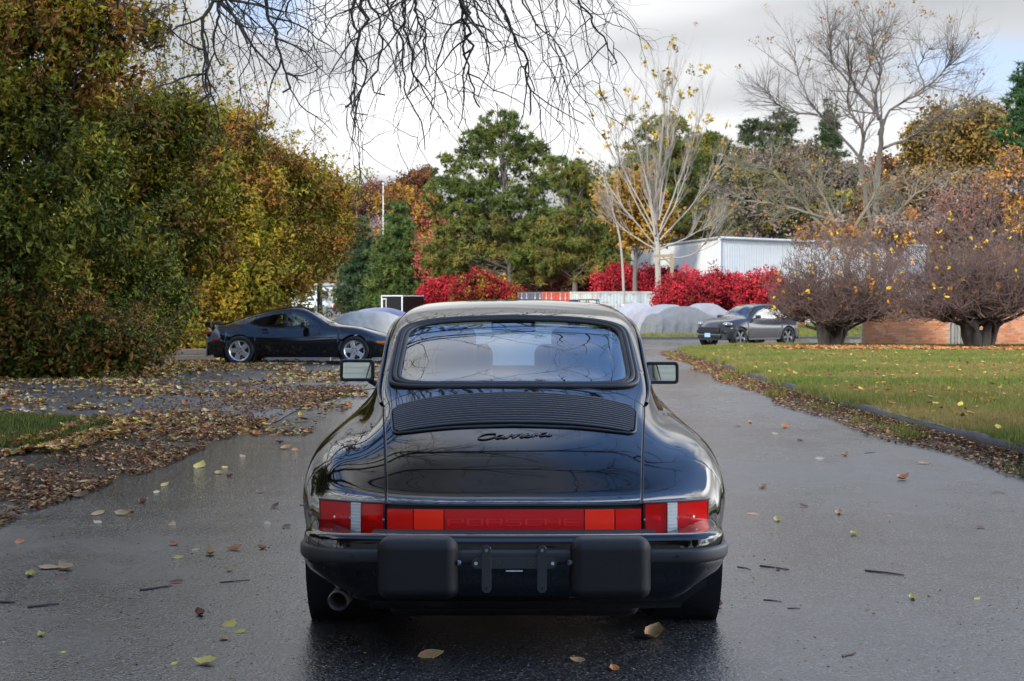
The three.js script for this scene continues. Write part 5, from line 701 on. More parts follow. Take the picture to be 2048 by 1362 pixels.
// wooded hillside: one far mass
{
  const rnd = rng(77), list = [], pals = [greyTwig, greyTwig, rust, [[.12, .075, .055]], ochre, pineG, [[.11, .09, .05]]];
  for (let i = 0; i < 2600; i++) { const d = 226 + 190 * Math.pow(rnd(), 1.1), x = (rnd() - 0.5) * d * 0.92, h = 4 + 5 * rnd(), pal = pals[Math.floor(rnd() * pals.length)], col = pick(pal, rnd); for (let k = 0; k < 9; k++) { const u = randDir(rnd); list.push({ p: V3(x + u.x * 2.6, gy(x, d) + h * 0.6 + Math.abs(u.y) * h * 0.55 - 1, -d + u.z * 2.4), s: 2.0 + 1.4 * rnd(), c: col.map(c => c * (0.8 + 0.4 * rnd())) }); } }
  const im = scatter(scene, 'hillside_wood', sprayFar, dryMat, list, rnd); im.userData = { label: 'brown and rust autumn wood covering the far hillside', category: 'wood', kind: 'stuff' };
}
// ---- crimson shrubs ----
const crimson = [[.40, .020, .032], [.46, .026, .04], [.30, .016, .026], [.36, .03, .032]], deepRed = [[.18, .016, .018], [.22, .018, .022], [.13, .022, .016]];
const shrub = (label, base, d, blobs, clumps, pal, seed, o = {}) => leafTree({ name: 'crimson_shrub', label, cat: 'shrub', base, d, blobs, clumps, per: 8, clumpR: 0.40, size: 1, pal, seed, geo: sprayRed, trunkR: 0.06, limbs: 18, shell: 0.5, group: 'crimson shrubs behind the parked cars', ...o });
shrub('bright crimson shrub behind the dark grey covered car', 1385, 90, [[1375, 590, 52, 42], [1350, 612, 40, 34]], 330, (p, r) => r() < .75 ? crimson : deepRed, 601);
shrub('crimson shrub between the covered cars and the crossover', 1455, 92, [[1450, 585, 55, 42], [1470, 615, 50, 34]], 330, (p, r) => r() < .7 ? crimson : deepRed, 602);
shrub('crimson shrub behind the crossover roof', 1530, 88, [[1525, 590, 50, 45], [1565, 605, 45, 40]], 300, (p, r) => r() < .6 ? crimson : deepRed, 603);
shrub('dark red shrub above the end of the long container', 1305, 131, [[1300, 566, 45, 25], [1340, 568, 34, 25]], 230, (p, r) => r() < .75 ? crimson : deepRed, 604, { geo: sprayMid, clumpR: 0.6 });
shrub('red shrub above the pale container', 1235, 131, [[1238, 566, 48, 24]], 190, (p, r) => r() < .75 ? crimson : deepRed, 605, { geo: sprayMid, clumpR: 0.6 });
shrub('dark maroon shrub above the orange container', 1175, 137, [[1178, 562, 42, 26]], 140, (p, r) => r() < .35 ? crimson : deepRed, 606, { geo: sprayMid, clumpR: 0.6 });
shrub('crimson shrub beside the black trailer', 885, 136, [[885, 588, 40, 26]], 170, crimson, 607, { geo: sprayMid, clumpR: 0.55 });
shrub('red and gold shrub under the broad pine', 960, 134, [[955, 578, 60, 30], [1000, 590, 40, 22]], 200, (p, r) => r() < .5 ? deepRed : r() < .6 ? crimson : ochre, 608, { geo: sprayMid, clumpR: 0.6 });
// ---- bare trees: limbs traced as branching lines, then grown on ----
function grow(out, p, dir, len, r, lvl, o, rnd) {
  const n = o.seg || 5, pts = [p.clone()], rs = [r]; const d = dir.clone(); let q = p.clone();
  for (let i = 1; i <= n; i++) { d.add(randDir(rnd).multiplyScalar(o.wig)); d.y += o.lift; d.normalize(); q = q.clone().addScaledVector(d, len / n); pts.push(q); rs.push(lerp(r, r * 0.35, i / n)); }
  out.push({ p: pts, r: rs, s: lvl >= 2 ? 3 : 4 });
  if (lvl < o.levels) { const k = Math.round(o.kids * (0.7 + 0.6 * rnd())); for (let i = 0; i < k; i++) { const at = 0.25 + 0.75 * rnd(), j = Math.min(n, Math.max(1, Math.round(at * n))), nd = pts[j].clone().sub(pts[j - 1]).normalize().add(randDir(rnd).multiplyScalar(o.spread)).normalize(); grow(out, pts[j], nd, len * (0.45 + 0.3 * rnd()) * (1.15 - 0.5 * at), rs[j] * 0.62, lvl + 1, o, rnd); } }
}
function bareTree(name, label, base, limbs, o, mat, group, cat = 'tree') {
  const rnd = rng(o.seed), t = thing(name, label, cat, base, 0, group), out = [];
  for (const L of limbs) { const c = new THREE.CatmullRomCurve3(L.p.map(v => v.clone().sub(base))), n = L.p.length * 4, pts = c.getPoints(n), rs = pts.map((_, i) => lerp(L.r0, L.r1, i / n)); pts.forEach((q, i) => { if (i && i < n) q.add(randDir(rnd).multiplyScalar(o.gnarl || 0)); }); out.push({ p: pts, r: rs, s: 7 });
    const k = L.kids ?? o.main; for (let i = 0; i < k; i++) { const a = (L.from ?? 0.25) + (1 - (L.from ?? 0.25)) * rnd(), j = Math.max(1, Math.min(n, Math.round(a * n))), d = pts[j].clone().sub(pts[j - 1]).normalize().add(randDir(rnd).multiplyScalar(o.spread)).normalize(); grow(out, pts[j], d, o.len * (0.6 + 0.7 * rnd()), Math.max(o.minR, rs[j] * 0.5), 1, o, rnd); } }
  const m = part(t, 'branches', tubes(out), mat); return { t, out, rnd };
}
const tipLeaves = (T, n, geo, size, pal, minY, base) => { const tips = T.out.filter(l => l.s === 3).map(l => l.p[l.p.length - 1]).filter(p => p.y > minY), list = []; for (let i = 0; i < n && tips.length; i++) { const p = tips[Math.floor(T.rnd() * tips.length)]; list.push({ p, s: size * (0.6 + 0.8 * T.rnd()), c: pick(pal, T.rnd) }); } scatter(T.t, 'leaves', geo, leafMat, list, T.rnd); };
{ // big bare tree beyond the lawn
  const d = 85, P = a => a.map(([x, y], i) => { const v = atD(x, y, d); v.z += ((i * 37) % 11 - 5) * 0.12 * Math.min(i, 4); return v; }), base = onGround(1748, d);
  const T = bareTree('bare_tree', 'tall spreading bare tree with forked stems and a few brown leaf tufts at its top', base, [
    { p: [base.clone(), ...P([[1748, 480], [1759, 319], [1755, 245], [1725, 171], [1697, 136], [1683, 80]])], r0: .22, r1: .02, from: .5, kids: 26 },
    { p: P([[1748, 470], [1722, 326], [1720, 266], [1711, 217], [1697, 168], [1693, 100]]), r0: .14, r1: .02 },
    { p: P([[1757, 270], [1782, 220], [1838, 185], [1852, 125], [1862, 90]]), r0: .09, r1: .015 }, { p: P([[1757, 240], [1753, 189], [1757, 136], [1772, 90], [1785, 55]]), r0: .09, r1: .015 },
    { p: P([[1722, 320], [1669, 256], [1627, 224], [1606, 143], [1590, 108]]), r0: .09, r1: .015 }, { p: P([[1830, 190], [1880, 150], [1905, 115]]), r0: .07, r1: .015 },
    { p: P([[1635, 230], [1570, 217], [1515, 175]]), r0: .07, r1: .015 }, { p: P([[1700, 170], [1665, 120], [1655, 70]]), r0: .07, r1: .015 }, { p: P([[1758, 300], [1830, 270], [1900, 220], [1960, 190]]), r0: .09, r1: .015 }, { p: P([[1725, 171], [1745, 110], [1740, 60]]), r0: .06, r1: .015 }],
    { seed: 701, main: 30, len: 2.3, levels: 3, kids: 5, spread: 0.8, wig: 0.22, lift: 0.05, minR: .021, gnarl: .05 }, barkGrey, 'bare trees beyond the lawn');
  tipLeaves(T, 90, leafSpray(10, 0.22, 0.16, 0.08, 8, 0.6), 1, [[.26, .15, .05], [.2, .12, .05]], 14.5, base);
}
{ // pale upswept tree with a few yellow leaves
  const d = 96, P = a => a.map(([x, y], i) => { const v = atD(x, y, d); v.z += (((i * 53 + x) % 13) - 6) * 0.1 * i; return v; }), base = onGround(1315, d), L = [];
  L.push({ p: [base.clone(), ...P([[1315, 500], [1312, 440], [1318, 340], [1322, 240], [1330, 160]])], r0: .22, r1: .02, from: .35, kids: 40 }, { p: P([[1310, 470], [1302, 400], [1298, 300], [1290, 210]]), r0: .09, r1: .015 });
  for (const [x0, y0, x1, y1, x2, y2] of [[1318, 470, 1350, 400, 1395, 290], [1320, 480, 1380, 410, 1438, 320], [1312, 480, 1275, 400, 1230, 300], [1310, 490, 1255, 420, 1195, 320], [1318, 440, 1340, 320, 1360, 190], [1312, 450, 1285, 330, 1255, 210], [1320, 460, 1365, 340, 1400, 220], [1310, 460, 1262, 360, 1215, 250], [1316, 500, 1372, 470, 1430, 445], [1314, 500, 1260, 460, 1215, 420], [1318, 420, 1332, 300, 1345, 170], [1316, 520, 1390, 500, 1445, 440]]) L.push({ p: P([[x0, y0], [x1, y1 + 6], [(x1 + x2) / 2 + (x2 - x1) * .08, (y1 + y2) / 2], [x2, y2]]), r0: .06, r1: .012 });
  const T = bareTree('upswept_tree', 'pale barked tree with upswept bare branches and scattered yellow leaves', base, L, { seed: 702, main: 16, len: 2.2, levels: 3, kids: 4.5, spread: 0.45, wig: 0.10, lift: 0.15, minR: .015, gnarl: .03 }, barkPale, 'bare trees beyond the lawn');
  tipLeaves(T, 60, leafSpray(9, 0.18, 0.26, 0.20, 9, 0.6), 1.1, [[.34, .25, .03], [.30, .2, .03]], 11.5, base);
}
{ // leaning thin pale stem beside the second pine
  const d = 118, P = a => a.map(([x, y]) => atD(x, y, d)), base = onGround(1250, d);
  bareTree('leaning_sapling', 'thin pale leaning bare sapling beside the second pine', base, [{ p: [base.clone(), ...P([[1240, 480], [1225, 420], [1205, 350]])], r0: .12, r1: .02, from: .4, kids: 14 }], { seed: 703, main: 10, len: 1.4, levels: 2, kids: 3, spread: 0.7, wig: 0.12, lift: 0.08, minR: .018 }, barkPale, 'bare trees beyond the lawn');
}
{ // old apple tree: lichened twiggy mass
  const d = 74, P = a => a.map(([x, y], i) => { const v = atD(x, y, d); v.z += ((i * 29 + x) % 9 - 4) * 0.25; return v; }), base = onGround(1690, d);
  const T = bareTree('old_apple_tree', 'old lichened apple tree, a tangle of grey olive twigs', base, [{ p: [base.clone(), ...P([[1690, 560], [1685, 470], [1670, 400]])], r0: .22, r1: .06, from: .5 }, { p: P([[1688, 500], [1620, 420], [1540, 345], [1490, 330]]), r0: .13, r1: .02 }, { p: P([[1688, 490], [1640, 380], [1610, 330]]), r0: .10, r1: .02 }, { p: P([[1688, 480], [1740, 400], [1760, 350]]), r0: .11, r1: .02 }, { p: P([[1690, 490], [1780, 440], [1850, 380], [1890, 350]]), r0: .12, r1: .02 }, { p: P([[1660, 440], [1580, 420], [1500, 400], [1470, 410]]), r0: .09, r1: .02 }],
    { seed: 704, main: 30, len: 1.5, levels: 3, kids: 5, spread: 0.9, wig: 0.25, lift: 0.03, minR: .018, gnarl: .05 }, twigOlive, 'bare trees beyond the lawn');
  tipLeaves(T, 260, leafSpray(6, 0.2, 0.12, 0.07, 10), 1, [[.30, .15, .02], [.36, .2, .03], [.12, .11, .04]], 1.5, base);
}
// ---- pruned crab-apple trees on the lawn ----
function crab(label, basePx, d, cx, yb, rx, ry, seed) { // flat-bottomed dome of twigs: middle cx, underside yb, half-width rx, rise ry (pixels at depth d)
  const rnd = rng(seed), base = onGround(basePx, d, 0.12), t = thing('pruned_tree', label, 'tree', base, 0, 'pruned trees on the lawn'), s = d / F, C = atD(cx, yb, d).sub(base), RX = rx * s, RY = ry * s, segs = [], twigs = [], pads = [], tips = [];
  const stems = []; for (let k = 0; k < 7; k++) { const a = k / 7 * 6.283 + rnd() * 0.5, top = V3(0.55 * Math.cos(a) + C.x * 0.3, C.y - 0.05 + 0.25 * rnd(), 0.45 * Math.sin(a)), l = limb(V3(0.22 * Math.cos(a), -0.1, 0.18 * Math.sin(a)), top, 0.16, 0.10, rnd, 6, 0.08, 0); segs.push({ ...l, s: 9 }); stems.push(l); }
  segs.push({ p: [V3(0, -0.1, 0), V3(0, 0.25, 0), V3(0.02, 0.6, 0)], r: [0.36, 0.30, 0.2], s: 10 });
  const knot = (m, amp) => m.p.forEach((q, i) => { if (i > 1) q.add(randDir(rnd).multiplyScalar(amp)); });
  for (let k = 0; k < 40; k++) {
    const a = k / 40 * 6.283 * 3 + rnd(), rr = 0.45 + 0.5 * rnd(), h = 0.02 + 0.75 * rnd() * (1.15 - rr), e = V3(C.x + Math.cos(a) * RX * rr, C.y + RY * h, C.z + Math.sin(a) * RX * 0.8 * rr), st = stems[k % 7], o = st.p[4 + Math.floor(rnd() * 3)], m = limb(o, e, 0.062, 0.016, rnd, 9, 0.12, 0.06); knot(m, 0.07); segs.push({ ...m, s: 6 }); pads.push(...m.p.slice(3));
    for (let q = 0; q < 6; q++) { const p = m.p[3 + Math.floor(rnd() * 6)], u = randDir(rnd); u.y = Math.abs(u.y) * 0.5 + 0.1; const mm = limb(p, p.clone().addScaledVector(u.normalize(), 0.5 + 0.5 * rnd()), 0.019, 0.008, rnd, 5, 0.16, 0); knot(mm, 0.035); segs.push({ ...mm, s: 4 }); pads.push(...mm.p.slice(1)); }
  }
  part(t, 'trunk', tubes(segs), bark);
  for (let i = 0; i < 5400; i++) {
    let p; if (rnd() < 0.62) p = pads[Math.floor(rnd() * pads.length)].clone().add(randDir(rnd).multiplyScalar(0.08)); else { const a = rnd() * 6.283, q = Math.sqrt(rnd()), hh = Math.sqrt(1 - q * q * 0.9) * 0.80 * rnd(); p = V3(C.x + Math.cos(a) * RX * q * 0.95, C.y + RY * (0.02 + hh), C.z + Math.sin(a) * RX * q * 0.8); }
    const lat = V3((p.x - C.x) / RX, 0, (p.z - C.z) / RX), dir = V3(lat.x * 0.45, 0.62, lat.z * 0.45).add(randDir(rnd).multiplyScalar(0.78)).normalize(); let L = 0.30 + 0.65 * rnd();
    const e = p.clone().addScaledVector(dir, L), ex = (e.x - C.x) / RX, ey = (e.y - C.y) / RY, ez = (e.z - C.z) / RX; if (ex * ex + ey * ey + ez * ez > 1.05 + 0.3 * rnd()) L *= 0.4;
    const m = p.clone().addScaledVector(dir, L * 0.33).add(randDir(rnd).multiplyScalar(0.05)), m2 = p.clone().addScaledVector(dir, L * 0.66).add(randDir(rnd).multiplyScalar(0.06)), f = p.clone().addScaledVector(dir, L).add(V3(0, 0.06, 0)); twigs.push({ p: [p, m, m2, f], r: [0.0095, 0.008, 0.006, 0.0028] }); if (i % 3 === 0) tips.push(f, m);
  }
  part(t, 'twigs', tubes(twigs, 3), twigBrown).userData.kind = 'stuff';
  const lv = []; for (let i = 0; i < 150; i++) lv.push({ p: tips[Math.floor(rnd() * tips.length)], s: 0.8 + 0.7 * rnd(), c: pick([[.55, .33, .02], [.46, .19, .02], [.50, .36, .04]], rnd) }); scatter(t, 'leaves', leafSpray(3, 0.06, 0.11, 0.06, 11), leafMat, lv, rnd);
}
crab('round pruned bare tree with a thick short trunk beside the crossover', 1662, 48, 1690, 648, 155, 235, 801);
crab('larger pruned bare tree with several stems before the slatted gate', 1962, 44, 1955, 645, 185, 300, 802);
// pink and orange twiggy shrubs behind the second pruned tree
{
  const mkS = (label, base, d, blobs, pal, seed, n) => leafTree({ name: 'twiggy_shrub', label, cat: 'shrub', group: 'twiggy shrubs behind the pruned trees', base, d, blobs, clumps: n, per: 6, clumpR: 0.4, size: 1, pal, seed, geo: sprayRed, trunkR: 0.07, limbs: 60, shell: 0.3, bark: twigBrown });
  mkS('pinkish twiggy shrub behind the larger pruned tree', 1930, 62, [[1930, 440, 95, 60], [1990, 400, 60, 55]], (p, r) => r() < .5 ? [[.24, .11, .07], [.20, .09, .06]] : greyTwig, 811, 150);
  mkS('orange leaved saplings rising over the larger pruned tree', 2025, 60, [[2030, 330, 30, 35], [2010, 400, 45, 60]], (p, r) => r() < .6 ? [[.45, .22, .03], [.40, .17, .03]] : greyTwig, 812, 34);
  mkS('sparse orange leaved shrub above the first pruned tree', 1720, 60, [[1700, 470, 130, 28], [1810, 460, 70, 35]], (p, r) => r() < .22 ? [[.42, .2, .03], [.36, .15, .03]] : greyTwig, 813, 40);
}
// ---- the bare tree overhanging the drive ----
{
  const rnd = rng(901), base = V3(-5.6, 0, -8.6), t = thing('overhanging_tree', 'bare tree whose dark drooping twigs hang over the driveway', 'tree', base), out = [], loc = (x, y, z) => V3(x, y, z).sub(base);
  const B = M(0.030, 0.028, 0.022, 0.9), main = [];
  const put = (pts, r0, r1) => { const c = new THREE.CatmullRomCurve3(pts), n = pts.length * 6, P = c.getPoints(n); P.forEach((q, i) => { if (i && i < n) q.add(randDir(rnd).multiplyScalar(0.02)); }); out.push({ p: P, r: P.map((_, i) => lerp(r0, r1, i / n)), s: 8 }); main.push(P); return P; };
  put([V3(0, -0.2, 0), V3(0.1, 1.6, 0.05), V3(0.25, 3.0, -0.1), V3(0.3, 4.6, 0.1), V3(0.1, 7.0, 0)], .26, .10);
  const limbsUp = [[[0.25, 3.2, -0.1], [2.0, 4.6, -0.8], [4.2, 5.2, -1.6], [6.6, 5.1, -2.2], [8.2, 4.9, -2.6]], [[0.28, 3.6, 0], [2.0, 5.0, 0.6], [4.0, 5.9, 0.4], [6.2, 6.2, 0.2], [8.0, 5.8, 0.4]], [[0.3, 4.2, 0.1], [2.2, 5.8, 1.8], [4.6, 6.6, 3.0], [7.0, 6.5, 3.6]], [[0.3, 4.0, 0], [1.8, 4.6, -1.6], [3.4, 4.7, -2.8], [5.2, 4.5, -3.8]], [[0.25, 4.6, 0.1], [1.5, 6.8, 1.0], [3.0, 8.2, 2.2], [5.0, 9.0, 3.0]], [[0.2, 5.0, 0], [1.8, 6.8, -0.8], [4.0, 7.8, -0.6], [6.0, 8.0, -0.4]], [[0.1, 3.4, 0], [0.8, 4.4, -1.6], [1.6, 4.6, -3.0], [2.6, 4.3, -4.2]], [[0.2, 4.8, 0], [2.4, 6.0, -1.2], [4.6, 6.6, -2.2], [7.2, 6.4, -2.6]], [[0.2, 5.6, 0], [2.0, 7.4, -1.8], [4.2, 8.4, -3.2], [6.6, 8.6, -4.0]], [[0.1, 6.2, 0], [2.6, 7.6, 0.6], [5.2, 8.0, 1.0], [7.6, 7.4, 1.2]]];
  const LP = limbsUp.map(l => put(l.map(a => V3(...a)), .085, .02));
  const tw = { levels: 3, kids: 3.6, spread: 0.9, wig: 0.30, lift: -0.02, seg: 6 };
  for (const P of LP) for (let k = 0; k < 15; k++) { const j = 6 + Math.floor(rnd() * (P.length - 7)), dir = P[j].clone().sub(P[j - 1]).normalize().add(randDir(rnd).multiplyScalar(0.9)).add(V3(0, 0.25, 0)).normalize(); grow(out, P[j], dir, 0.9 + 1.1 * rnd(), 0.022, 1, tw, rnd); }
  // drooping branches in view: [px at top, px at end, py at end, depth, radius at top]
  const hang = [[412, 398, 205, 9.6, .018], [405, 448, 130, 9.8, .014], [495, 565, 185, 10.0, .017], [492, 470, 250, 10.2, .008], [545, 575, 70, 9.4, .010], [600, 640, 240, 10.4, .006], [705, 690, 215, 9.8, .015], [700, 735, 230, 9.9, .011], [690, 725, 330, 10.3, .007], [760, 850, 300, 10.2, .010], [730, 770, 190, 9.4, .012], [790, 815, 190, 9.6, .014], [815, 860, 165, 9.9, .012], [795, 900, 240, 10.3, .009], [905, 925, 110, 9.2, .017], [920, 960, 215, 9.7, .013], [940, 1060, 230, 10.0, .014], [855, 830, 90, 9.5, .010], [965, 1085, 280, 10.2, .009], [1000, 1130, 250, 10.4, .008], [1030, 1150, 290, 10.3, .007], [1010, 1190, 250, 10.5, .008], [1080, 1225, 130, 10.1, .012], [1150, 1240, 60, 10.2, .007], [1180, 1235, 170, 10.4, .005], [330, 305, 60, 9.8, .006], [360, 385, 110, 9.6, .006], [640, 620, 180, 10.0, .006], [870, 800, 200, 10.1, .008], [960, 900, 190, 9.6, .007], [1095, 1145, 205, 9.8, .006], [560, 535, 120, 10.2, .008], [745, 720, 120, 10.4, .007]];
  const extra = [[420, 520, 330, 10.6, .004], [690, 702, 395, 10.5, .005], [712, 722, 420, 10.4, .004], [640, 590, 250, 10.7, .004], [560, 665, 270, 10.8, .004], [800, 835, 300, 10.6, .0045], [880, 870, 285, 10.5, .004], [930, 985, 255, 10.4, .0045], [1000, 1092, 305, 10.5, .0045], [1060, 1125, 330, 10.6, .004], [1090, 1155, 340, 10.4, .0045], [1130, 1235, 300, 10.7, .004], [1190, 1222, 210, 10.5, .004], [345, 330, 130, 10.6, .004], [450, 480, 300, 10.2, .004], [770, 790, 330, 10.7, .0035], [850, 905, 320, 10.8, .0035], [610, 625, 330, 10.5, .004]]; hang.push(...extra);
  const tw2 = { levels: 3, kids: 2.2, spread: 1.0, wig: 0.36, lift: -0.055, seg: 8 };
  for (const [x0, x1, y1, d, r_] of hang) { const r = r_ > 0.009 ? r_ * 1.2 : r_;
    const a = atD(x0, -70 - 40 * rnd(), d - 0.1).sub(base), b = atD(x1, y1, d).sub(base), m = a.clone().lerp(b, 0.5).add(V3((rnd() - 0.5) * 0.12, 0.04, (rnd() - 0.5) * 0.3));
    // tie it to the closest point of a bough
    let best = null, bd = 1e9; for (const P of LP) for (const q of P) { const w = q.distanceTo(a) + (q.y < a.y + 0.1 ? 2 : 0); if (w < bd) { bd = w; best = q; } }
    const c = new THREE.CatmullRomCurve3([best.clone(), best.clone().lerp(a, 0.55).add(V3(0, 0.12, 0)), a, m, b]), P = c.getPoints(44), n = P.length - 1; const ph = rnd() * 9; P.forEach((q, i) => { if (i && i < n) { q.add(randDir(rnd).multiplyScalar(0.012)); const w = 0.13 * Math.min(1, i / 14); q.x += w * (vnoise(i * 0.17 + ph, 3) - 0.5) + 0.05 * (vnoise(i * 0.55 + ph, 7) - 0.5); q.y += 0.6 * w * (vnoise(i * 0.21 + ph, 5) - 0.5); } });
    out.push({ p: P, r: P.map((_, i) => lerp(r * 1.25, r * 0.32, i / n) * (0.9 + 0.25 * rnd())), s: 6 });
    const kids = 5 + Math.floor(r * 380); for (let k = 0; k < kids; k++) { const j = 18 + Math.floor(rnd() * (n - 19)), dir = P[j + 1].clone().sub(P[j]).normalize().add(randDir(rnd).multiplyScalar(1.15)).normalize(); grow(out, P[j], dir, 0.22 + 0.50 * rnd(), Math.max(0.003, r * 0.36), 1, { ...tw2, levels: 2 }, rnd); }
  }
  part(t, 'branches', tubes(out), B);
}
// ---- trees behind the viewpoint, whose reflections the paint and mirrors show ----
{
  const g = 'trees standing behind the viewpoint', mkB = (label, x, z, h, w, pal, seed) => { const base = V3(x, 0, z), rnd = rng(seed), t = thing('roadside_tree', label, 'tree', base, 0, g), B = [{ c: V3(x, h * 0.62, z), rx: w, ry: h * 0.38, rz: w, w: 3 }, { c: V3(x + w * 0.4, h * 0.4, z + 1), rx: w * 0.8, ry: h * 0.25, rz: w * 0.8, w: 2 }], list = crownList(B, 330, 7, 0.9, 1, pal, rnd, 0.5); const segs = [{ ...limb(V3(0, -0.1, 0), V3(0.2, h * 0.8, 0), 0.25, 0.05, rnd, 8), s: 8 }]; for (let k = 0; k < 16; k++) segs.push({ ...limb(V3(0, h * (0.2 + 0.5 * rnd()), 0), randDir(rnd).multiply(V3(w, h * 0.2, w)).add(V3(0, h * 0.6, 0)), 0.08, 0.02, rnd), s: 5 }); part(t, 'trunk', tubes(segs), barkDark); scatter(t, 'crown', sprayFar, leafMat, list, rnd, base); };
  mkB('rusty oak on the lawn behind the viewpoint', 16, 14, 8, 3.6, mixPal(gBrown, gOlive), 951); mkB('olive maple further behind the viewpoint', 11, 24, 9, 3.8, mixPal(gOlive, gYellow), 952); mkB('dark tree across the drive behind the viewpoint', -7, 4.8, 13, 4.2, mixPal(gDark, gOlive), 953);  mkB('dark hedge tree beside the viewpoint', -13, -4, 13, 4.6, mixPal(gDark, gOlive), 955); mkB('tall dark tree at the near end of the hedge', -15, -13, 13, 4.5, mixPal(gDark, gOlive), 956);
}

{ // pale house behind the viewpoint: the door mirrors show it
  const t = thing('clapboard_house', 'pale green grey clapboard house behind the viewpoint', 'house', [-2, 0, 34]), w = M(0.52, 0.56, 0.52, 0.8), wt = M(0.7, 0.7, 0.68, 0.6);
  part(t, 'wall', box(26, 5.2, 9, 0, 2.6, 4.5), w); for (let k = 0; k < 26; k++) part(t, 'board', box(26.02, 0.17, 0.03, 0, 0.12 + k * 0.2, -0.015), w);
  const s = new THREE.Shape(); s.moveTo(-5, 0); s.lineTo(5, 0); s.lineTo(0, 3); s.closePath(); part(t, 'roof', new THREE.ExtrudeGeometry(s, { depth: 27, bevelEnabled: false }).rotateY(Math.PI / 2).translate(-13.5, 5.2, 4.5), M(0.10, 0.10, 0.11, 0.8));
  for (const x of [-9, -5, 4, 8]) { const p = part(t, 'window', box(1.2, 1.5, 0.06, x, 2.4, -0.06), M(0.03, 0.035, 0.04, 0.08)); part(p, 'window_frame', [box(1.5, 0.12, 0.1, x, 3.2, -0.08), box(1.5, 0.12, 0.1, x, 1.6, -0.08), box(0.12, 1.5, 0.1, x - 0.68, 2.4, -0.08), box(0.12, 1.5, 0.1, x + 0.68, 2.4, -0.08)], wt); } part(t, 'door', box(1.1, 2.2, 0.08, 0, 1.1, -0.07), wt);
}
// ================= grass, litter, leaves =================
const blade = (n, h, w, seed) => { const r = rng(seed), pos = []; for (let i = 0; i < n; i++) { const a = r() * 6.283, x = (r() - 0.5) * 0.09, z = (r() - 0.5) * 0.09, l = h * (0.5 + 0.8 * r()), bx = (r() - 0.5) * l * 0.9, bz = (r() - 0.5) * l * 0.9, cx = Math.cos(a) * w / 2, cz = Math.sin(a) * w / 2; pos.push(x - cx, 0, z - cz, x + cx, 0, z + cz, x + bx, l, z + bz); } const g = new THREE.BufferGeometry(); g.setAttribute('position', new THREE.Float32BufferAttribute(pos, 3)); g.computeVertexNormals(); return g; };
const grassMat = new THREE.MeshPhysicalMaterial({ color: 0xffffff, roughness: 0.8, specularIntensity: 0.3, side: THREE.DoubleSide });
const stuff = (im, label, category) => { im.userData = { label, category, kind: 'stuff' }; return im; };
{
  const rnd = rng(1001), list = [];
  while (list.length < 90000) { const d = 10.5 + 43 * Math.pow(rnd(), 1.5), x0 = kerbX(Math.min(d, 51)) + 0.1, x1 = d * 0.37 + 1.0; if (x1 < x0) continue; const x = lerp(x0, x1, rnd()); if (rnd() > (x1 - x0) / 14 + 0.15) continue; const g = mowTint(x, d), c = [lerp(.19, .08, g), lerp(.15, .13, g), lerp(.05, .02, g)], k = 0.75 + 0.5 * rnd(); list.push({ p: V3(x, gy(x, d) + lawnH(x, d) - 0.004, -d), s: (0.55 + 0.6 * rnd()) * (0.7 + 0.5 * g) * (1 + d / 90), c: c.map(q => q * k) }); }
  stuff(scatter(scene, 'lawn_grass', blade(9, 0.055, 0.009, 1), grassMat, list, rnd, null, 0.3), 'short patchy mown grass of the lawn', 'grass');
  const l2 = []; while (l2.length < 14000) { const x = -4.14 - 4.5 * Math.pow(rnd(), 1.3), d = 11.7 + 4 * rnd(); if (!islandIn(x, d)) continue; const g = fbm(x * 1.6, d * 1.6, 5, 3), k = 0.7 + 0.5 * rnd(); l2.push({ p: V3(x, gy(x, d) + islandH(x, d) - 0.004, -d), s: 0.6 + 0.8 * rnd(), c: [lerp(.12, .05, g) * k, lerp(.11, .09, g) * k, .02 * k] }); }
  stuff(scatter(scene, 'island_grass', blade(9, 0.05, 0.008, 2), grassMat, l2, rnd, null, 0.3), 'mossy grass on the kerbed island', 'grass');
  const l3 = []; for (let i = 0; i < 9000; i++) { const d = 68 + 40 * rnd() * rnd(), x = 4.6 + 30 * rnd(); if (d < 68 + 0.1 * x) continue; const k = 0.7 + 0.6 * rnd(); l3.push({ p: V3(x, gy(x, d) + 0.088, -d), s: 1.6 + rnd(), c: [.13 * k, .14 * k, .035 * k] }); }
  stuff(scatter(scene, 'verge_grass', blade(9, 0.07, 0.014, 3), grassMat, l3, rnd, null, 0.3), 'rough grass on the far verge', 'grass');
}
{ // grass leaning over the kerb, and weeds at its foot
  const rnd = rng(1021), list = []; while (list.length < 2600) { const d = 9 + 41 * Math.pow(rnd(), 1.3), foot = rnd() < 0.07, x = kerbX(d) + (foot ? -0.10 - 0.25 * rnd() : 0.06 + 0.14 * rnd()); if (fbm(d * 1.3, 4, foot ? 9 : 2, 3) < (foot ? 0.60 : 0.50)) continue; const k = 0.7 + 0.6 * rnd(); list.push({ p: V3(x, gy(x, d) + (foot ? 0.01 : 0.085), -d), s: 0.8 + 0.9 * rnd(), c: [.13 * k, .135 * k, .03 * k] }); }
  stuff(scatter(scene, 'kerb_grass', blade(9, 0.075, 0.009, 4), grassMat, list, rnd, null, 0.7), 'tufts of grass leaning over the lawn kerb', 'grass');
}
